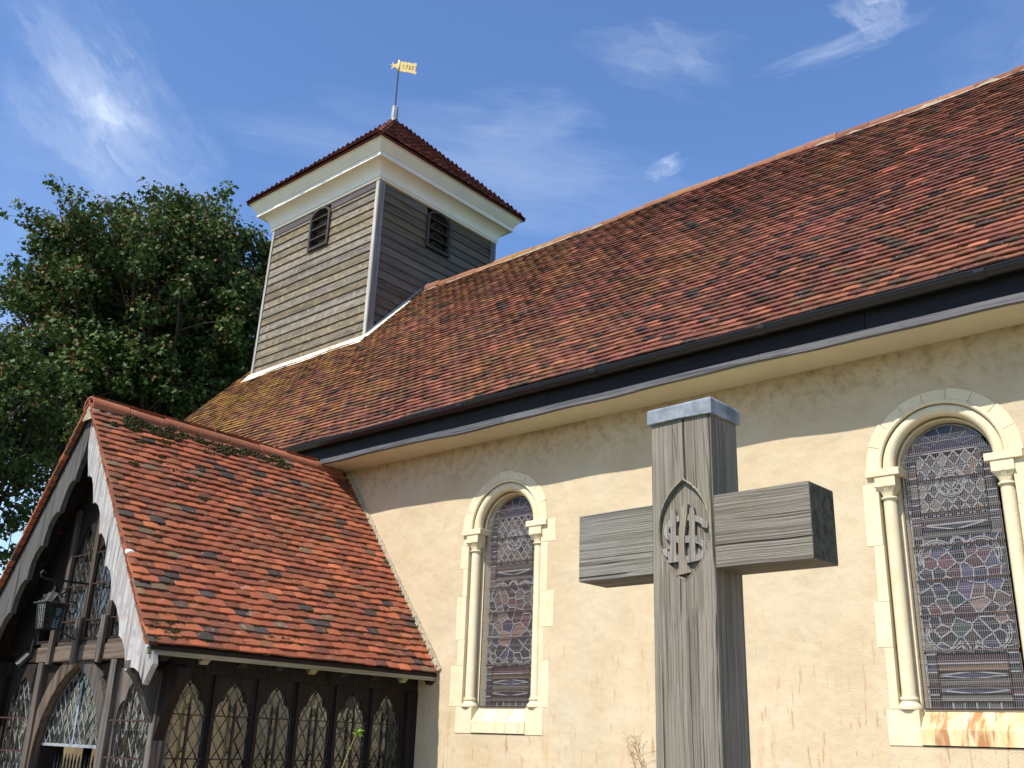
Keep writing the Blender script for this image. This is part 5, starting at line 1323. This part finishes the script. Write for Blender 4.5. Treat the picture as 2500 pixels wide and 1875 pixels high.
# end-grain shakes
# monogram: points traced in face coordinates
def mp(X, Y):
    Xc = 893 + (Y - 300) * 0.0275; u_ = (X - Xc) / 2190; Yf = Y + 0.125 * (X - Xc); return (u_, 2.315 - (Yf - 893) / 2660)
def ribbon(pts, widths, y0, y1, name):
    P = [Vector((*mp(*p), 0)) for p in pts]
    # smooth with Catmull-Rom
    Q = []; Ws = []
    for i in range(len(P) - 1):
        a, b, c, d_ = P[max(i - 1, 0)], P[i], P[i + 1], P[min(i + 2, len(P) - 1)]
        for k in range(5):
            t = k / 5; Q.append(0.5 * ((2 * b) + (c - a) * t + (2 * a - 5 * b + 4 * c - d_) * t * t + (3 * b - a - 3 * c + d_) * t ** 3)); Ws.append(widths[i] * (1 - t) + widths[i + 1] * t)
    Q.append(P[-1]); Ws.append(widths[-1]); Lf, Rt = [], []
    for i, p in enumerate(Q):
        d_ = (Q[min(i + 1, len(Q) - 1)] - Q[max(i - 1, 0)]).normalized(); nn = Vector((-d_.y, d_.x, 0)) * Ws[i] * 0.60
        Lf.append(p + nn); Rt.append(p - nn)
    w = MB(); n = len(Q)
    for y in (y0, y1): w.V += [(p.x, y, p.y) for p in Lf] + [(p.x, y, p.y) for p in Rt]
    for i in range(n - 1):
        w.F += [(i, i + 1, n + i + 1, n + i), (2 * n + i + 1, 2 * n + i, 3 * n + i, 3 * n + i + 1), (i + 1, i, 2 * n + i, 2 * n + i + 1), (n + i, n + i + 1, 3 * n + i + 1, 3 * n + i)]
    w.F += [(0, n, 3 * n, 2 * n), (n - 1, 3 * n - 1, 4 * n - 1, 2 * n - 1)] if False else [(0, n, 3 * n, 2 * n), (n - 1, 2 * n - 1 + 2 * n, 0 + 3 * n - 1, n - 1)] if False else [(0, n, 3 * n, 2 * n), (2 * n - 1, n - 1, 3 * n - 1, 4 * n - 1)]
    return cobj(w, name, M_CRV)
yf = 0.013
ribbon([(945, 925), (930, 1010), (912, 1200), (915, 1350), (925, 1430), (932, 1490)], [0.010, 0.019, 0.017, 0.018, 0.024, 0.046], -0.0035, yf, 'carved_letter').__setitem__('label', 'raised letter I of the monogram')
ribbon([(838, 965), (842, 1040), (845, 1200), (842, 1330), (845, 1400)], [0.010, 0.017, 0.015, 0.020, 0.036], -0.0015, yf, 'carved_letter').__setitem__('label', 'left stem of the carved letter H')
ribbon([(985, 960), (990, 1040), (992, 1200), (992, 1320), (998, 1392)], [0.010, 0.017, 0.015, 0.020, 0.036], -0.0015, yf, 'carved_letter').__setitem__('label', 'right stem of the carved letter H')
ribbon([(795, 1195), (850, 1205), (930, 1205), (1010, 1205), (1060, 1225)], [0.012, 0.014, 0.013, 0.014, 0.012], 0.0005, yf, 'carved_letter').__setitem__('label', 'crossbar of the carved letter H')
ribbon([(1082, 1120), (1085, 1090), (1050, 1060), (1000, 1040), (930, 1035), (860, 1050), (805, 1090), (785, 1140), (800, 1190), (860, 1215), (960, 1215), (1040, 1225), (1085, 1270), (1070, 1330), (1010, 1365), (930, 1370), (840, 1355), (785, 1325), (780, 1290)],
       [0.016, 0.016, 0.014, 0.015, 0.016, 0.015, 0.015, 0.014, 0.014, 0.015, 0.015, 0.015, 0.016, 0.015, 0.015, 0.016, 0.015, 0.014, 0.016], 0.001, yf, 'carved_letter').__setitem__('label', 'raised letter S of the monogram')
# long drying shakes in the shaft, crack shade painted as dark slivers
M_SHK = mat_simple('shake_shadowed_wood', (0.020, 0.016, 0.012), 1.0, 0.2, 20, 0)
for x0_, za_, zb_, wd_ in ((0.012, 1.90, 0.9, 0.0022), (0.052, 1.72, 0.8, 0.0026), (-0.055, 1.35, 0.7, 0.0015), (0.085, 2.52, 2.30, 0.0014), (-0.03, 2.56, 2.44, 0.0016)):
    w = MB(); n = 22; xx = x0_
    for i in range(n + 1):
        t = i / n; hw_ = wd_ * math.sin(math.pi * min(1, max(0, t * 0.96 + 0.02))) ** 0.7 / 2 + 0.0001; xx += random.gauss(0, 0.0009) + 0.0006
        w.V += [(xx - hw_, -0.0004, za_ + (zb_ - za_) * t), (xx + hw_, -0.0004, za_ + (zb_ - za_) * t), (xx + hw_, 0.003, za_ + (zb_ - za_) * t), (xx - hw_, 0.003, za_ + (zb_ - za_) * t)]
    w.F = [(i * 4 + k, i * 4 + (k + 1) % 4, i * 4 + 4 + (k + 1) % 4, i * 4 + 4 + k) for i in range(n) for k in range(4)]
    cobj(w, 'shake', M_SHK)
# lead cap, slightly battered
V = []
for z, g_ in ((2.572, 0.009), (2.576, 0.010), (2.618, 0.0095), (2.624, 0.006)):
    for sx_, sy_ in ((-HW, 0), (0, 0), (HW, 0), (HW, DP), (-HW, DP)):
        gx_ = 0 if sx_ == 0 else math.copysign(g_, sx_); gy_ = -g_ if sy_ == 0 else g_
        V.append((sx_ + gx_ + CX, sy_ + gy_ + CY + random.gauss(0, 0.0006), z + random.gauss(0, 0.0012)))
F = []
for i in range(3):
    for k in range(5): F.append((i * 5 + k, i * 5 + (k + 1) % 5, i * 5 + 5 + (k + 1) % 5, i * 5 + 5 + k))
F.append((15, 16, 17, 18, 19)); F.append((4, 3, 2, 1, 0))
o = mesh_obj('lead_cap', V, F, M_LEAD, cr); bm_ = o.modifiers.new('b', 'BEVEL'); bm_.width = 0.002; bm_.segments = 2; bm_.limit_method = 'ANGLE'

# ================================================================== TREES
def leaf_mesh(centres, radii, n_each, size, mat, parent, name, seed, flat=0.7, colour_mesh=True, bias=None):
    r = np.random.default_rng(seed); Vs = []; Fs = []; base = 0
    for (c, rad) in zip(centres, radii):
        n = int(n_each * (rad ** 2) )
        d = r.normal(size=(n, 3)); d /= np.linalg.norm(d, axis=1)[:, None]
        rr = rad * r.random(n) ** 0.45; P = np.array(c) + d * rr[:, None] * np.array([1, 1, flat])
        # leaf orientation: drooping outward
        nrm = d * 0.6 + r.normal(size=(n, 3)) * 0.55 + np.array([0, 0, 0.45]); nrm /= np.linalg.norm(nrm, axis=1)[:, None]
        t = r.normal(size=(n, 3)); t -= (t * nrm).sum(1)[:, None] * nrm; t /= np.linalg.norm(t, axis=1)[:, None]; b = np.cross(nrm, t)
        s = size * r.uniform(0.6, 1.25, n)[:, None]
        # five-lobed outline reduced to 7 points
        sh = [(-0.5, 0.0), (-0.15, 0.22), (0.10, 0.52), (0.25, 0.17), (0.6, 0.0), (0.25, -0.17), (0.10, -0.52), (-0.15, -0.22)]
        pts = [P + s * (a * t + q * b + (abs(q) * -0.25) * nrm) for a, q in sh]
        A = np.stack(pts, 1).reshape(-1, 3); Vs.append(A); k = len(sh)
        Fs.append(np.arange(n * k).reshape(n, k) + base); base += n * k
    Va = np.concatenate(Vs); Fa = np.concatenate(Fs); k = Fa.shape[1]
    me = bpy.data.meshes.new(name); off = np.array(root(parent).location); Va = Va - off
    me.vertices.add(len(Va)); me.vertices.foreach_set('co', Va.astype(np.float32).ravel())
    me.loops.add(Fa.size); me.loops.foreach_set('vertex_index', Fa.astype(np.int32).ravel())
    me.polygons.add(len(Fa)); me.polygons.foreach_set('loop_start', np.arange(0, Fa.size, k, dtype=np.int32))
    me.update(calc_edges=True); me.shade_flat(); me.materials.append(mat)
    o = bpy.data.objects.new(name, me); COL.objects.link(o); o.parent = parent; o['kind'] = 'stuff'; return o
def mat_leaf(name, a, b_, c_):
    m, t, b = newmat(name); P, geo = posvec(t)
    c = RAMP(t, geo.outputs['Random Per Island'], [(0.0, a), (0.6, b_), (1.0, c_)])
    c = MIX(t, RAMP(t, NOISE(t, P, 0.6, 3), [(0.35, 0.0), (0.7, 0.6)]), c, tuple(x * 0.7 for x in b_))
    L(t, c, b.inputs['Base Color']); b.inputs['Roughness'].default_value = 0.55; b.inputs['Specular IOR Level'].default_value = 0.2
    tr = N(t, 'ShaderNodeBsdfTranslucent'); L(t, c, tr.inputs['Color']); mx = N(t, 'ShaderNodeMixShader'); mx.inputs[0].default_value = 0.22
    out = t.nodes['Material Output']; L(t, b.outputs[0], mx.inputs[1]); L(t, tr.outputs[0], mx.inputs[2]); L(t, mx.outputs[0], out.inputs['Surface']); return m
M_LF = mat_leaf('sycamore_leaf', (0.028, 0.058, 0.013), (0.058, 0.100, 0.022), (0.125, 0.165, 0.042))
M_KEY = mat_leaf('sycamore_keys', (0.17, 0.085, 0.04), (0.25, 0.125, 0.06), (0.25, 0.17, 0.07))
def make_tree(base, H, crown_c, crown_r, nlimb, seed, label, squash=1.1, dens=150, size=0.17, extra=()):
    R = random.Random(seed); tr = thing('sycamore_tree', base, label, 'tree', None)
    B = Vector(base); C0 = Vector(crown_c); trunk_top = B + Vector((R.uniform(-.3, .3), R.uniform(-.3, .3), H * 0.42))
    w = MB().tube([B, B + Vector((0.1, 0, H * 0.2)), trunk_top], [0.42, 0.34, 0.26], 10); w.obj('trunk', M_BARK, tr, smooth=True)
    tips = []; limbs = MB()
    for i in range(nlimb):
        # target on crown ellipsoid
        u_ = R.uniform(-0.75, 1); t_ = i * 2.399 + R.uniform(-.3, .3); q = math.sqrt(max(0, 1 - u_ * u_)); rr = R.uniform(0.78, 1.0) * (1 + 0.10 * math.sin(3 * t_ + seed))
        T = C0 + Vector((q * math.cos(t_) * crown_r * rr, q * math.sin(t_) * crown_r * rr, u_ * crown_r * squash * rr))
        st = B.lerp(trunk_top, R.uniform(0.55, 1.0)) if T.z < C0.z else trunk_top.lerp(C0, R.uniform(0, 0.6))
        mid = st.lerp(T, 0.5) + Vector((R.gauss(0, .3), R.gauss(0, .3), R.uniform(-0.1, 0.8)))
        P = []
        for k in range(7):
            a = k / 6; P.append(st.lerp(mid, a).lerp(mid.lerp(T, a), a) + Vector((R.gauss(0, .06), R.gauss(0, .06), R.gauss(0, .06))))
        limbs.tube(P, [0.13 * (1 - k / 6.5) + 0.012 for k in range(7)], 6)
        tips.append((T, R.uniform(0.45, 0.85)))
        for k in (3, 4, 5, 5):
            d_ = Vector((R.gauss(0, 1), R.gauss(0, 1), R.gauss(0.3, .7))).normalized(); e = P[k] + d_ * R.uniform(0.6, 1.5)
            limbs.tube([P[k], P[k].lerp(e, 0.5) + Vector((0, 0, R.uniform(-.1, .2))), e], [0.04, 0.025, 0.01], 5)
            tips.append((e, R.uniform(0.32, 0.62)))
            e2 = e + Vector((R.gauss(0, .5), R.gauss(0, .5), R.gauss(0.1, .4))); limbs.tube([e, e2], [0.012, 0.005], 4); tips.append((e2, R.uniform(0.25, 0.5)))
    limbs.tube([trunk_top, trunk_top.lerp(C0, 0.7) + Vector((.3, .1, 0)), C0 + Vector((0, 0, crown_r * 0.7))], [0.24, 0.15, 0.04], 8)
    for a in extra:
        limbs.tube(a, [0.03, 0.018, 0.012, 0.004][:len(a)], 5)
    limbs.obj('limbs', M_BARK, tr, smooth=True, kind='stuff', fix=False)
    tips = [t for t in tips if t[0].z > 1.0]
    leaf_mesh([t[0] for t in tips], [t[1] for t in tips], dens, size, M_LF, tr, 'foliage', seed)
    kt = [t for t in tips if R.random() < 0.7]
    leaf_mesh([t[0] + Vector((0, 0, 0.05)) for t in kt], [t[1] * 1.05 for t in kt], dens * 0.26, size * 0.66, M_KEY, tr, 'seed_keys', seed + 3)
    return tr
def at(u_, v_, dist):
    r = px(u_, v_); k = dist / math.hypot(r.x, r.y); return Vector(EYE) + r * k
c1 = at(385, 815, 30); b1 = at(400, 800, 30); b1.z = 0
make_tree(tuple(b1), c1.z + 4.5, tuple(c1), 4.35, 185, 5, 'big green sycamore with reddish seed clusters rising behind the porch roof', squash=1.06, dens=330, size=0.155)
c3 = at(420, 1230, 31); b3 = Vector((c3.x - 1.2, c3.y + 1.0, 0))
make_tree(tuple(b3), 7, tuple(c3), 3.3, 34, 12, 'lower leafy sycamore seen just above the porch ridge', squash=0.75, dens=260, size=0.155)
c2 = at(-105, 1020, 24); b2 = c2.copy(); b2.z = 0
e0 = at(-10, 1235, 24); e1 = at(25, 1262, 24); e2_ = at(50, 1258, 24); e3 = at(72, 1274, 24)
make_tree(tuple(b2), 8, tuple(c2), 1.9, 34, 8, 'dark leafy branch of a tree at the left edge of the photo', squash=1.1, dens=330, size=0.14, extra=[[c2, e0, e1, e2_]])
c4 = at(-20, 1345, 22)
tr_small = c4

# ================================================================== PLANTS
br = thing('bramble_shoot', (-6.72, -2.4, 0), 'thin bramble shoot with a bright green leafy tip before the porch windows', 'plant')
P = [Vector((-6.80, -2.4, 0.0)), Vector((-6.76, -2.4, 0.8)), Vector((-6.69, -2.4, 1.33)), Vector((-6.62, -2.4, 1.48)), Vector((-6.55, -2.4, 1.60)), Vector((-6.50, -2.4, 1.645))]
M_STEM = mat_simple('bramble_stem', (0.30, 0.30, 0.13), 0.6, 0.2, 20, 0)
MB().tube(P, [0.006, 0.005, 0.004, 0.0035, 0.003, 0.002], 6).obj('stem', M_STEM, br)
M_BL = mat_leaf('bramble_leaf', (0.12, 0.22, 0.03), (0.20, 0.32, 0.05), (0.30, 0.42, 0.10))
def leaf(name, c, d_, n_, s, mat, parent):
    d_ = Vector(d_).normalized(); n_ = Vector(n_); sd_ = d_.cross(n_).normalized(); n_ = sd_.cross(d_)
    sh = [(0, 0), (0.2, 0.25), (0.5, 0.33), (0.75, 0.2), (1, 0), (0.75, -0.2), (0.5, -0.33), (0.2, -0.25)]
    V = [c + d_ * a * s + sd_ * q * s + n_ * (-abs(q) * 0.3 * s - a * a * 0.15 * s) for a, q in sh]
    return mesh_obj(name, V, [(0, 1, 2, 3, 4), (0, 4, 5, 6, 7)], mat, parent)
for i in range(22):
    t = random.random() ** 0.5; c = P[4].lerp(P[5], t) if i < 16 else P[3].lerp(P[4], random.random())
    leaf('leaf', c, (random.gauss(0.3, .8), random.gauss(0, .7), random.gauss(0.3, .6)), (random.gauss(0, .4), -0.5, 1), random.uniform(0.035, 0.065) if i < 16 else 0.02, M_BL, br)
for i in range(12):
    t = random.uniform(0.0, 1); c = P[2].lerp(P[3], t); MB().tube([c, c + Vector((random.choice((-1, 1)) * 0.012, 0, -0.004))], [0.002, 0.0005], 4).obj('thorn', M_STEM, br)
dp = thing('dry_climber', (-5.30, -0.04, 0), 'thin dead reddish plant stems on the wall left of the cross foot', 'plant')
M_DRY = mat_simple('dry_stem', (0.27, 0.15, 0.07), 0.8, 0.3, 20, 0)
w = MB(); R = random.Random(4)
for q in range(3):
    p = Vector((-5.30 + q * 0.03, -0.05, 1.0)); pts = [p.copy()]
    for k in range(9):
        p = p + Vector((-0.022 + R.gauss(0, .012), R.gauss(0, .004), 0.075)); pts.append(p.copy())
        if k > 2:
            for _ in range(3):
                e = p + Vector((R.gauss(0, .05), R.gauss(0, .01), R.gauss(0.03, .03))); w.tube([p, p.lerp(e, .5) + Vector((0, 0, .008)), e], [0.0018, 0.0014, 0.003], 4)
    w.tube(pts, [0.0035 * (1 - k / 12) for k in range(10)], 5)
w.obj('stems', M_DRY, dp, kind='stuff', fix=False)

sc.render.engine = 'CYCLES'
sc.cycles.max_bounces = 6; sc.cycles.transparent_max_bounces = 12; sc.cycles.diffuse_bounces = 3; sc.cycles.glossy_bounces = 2; sc.cycles.transmission_bounces = 3; sc.cycles.use_adaptive_sampling = True; sc.cycles.adaptive_threshold = 0.02
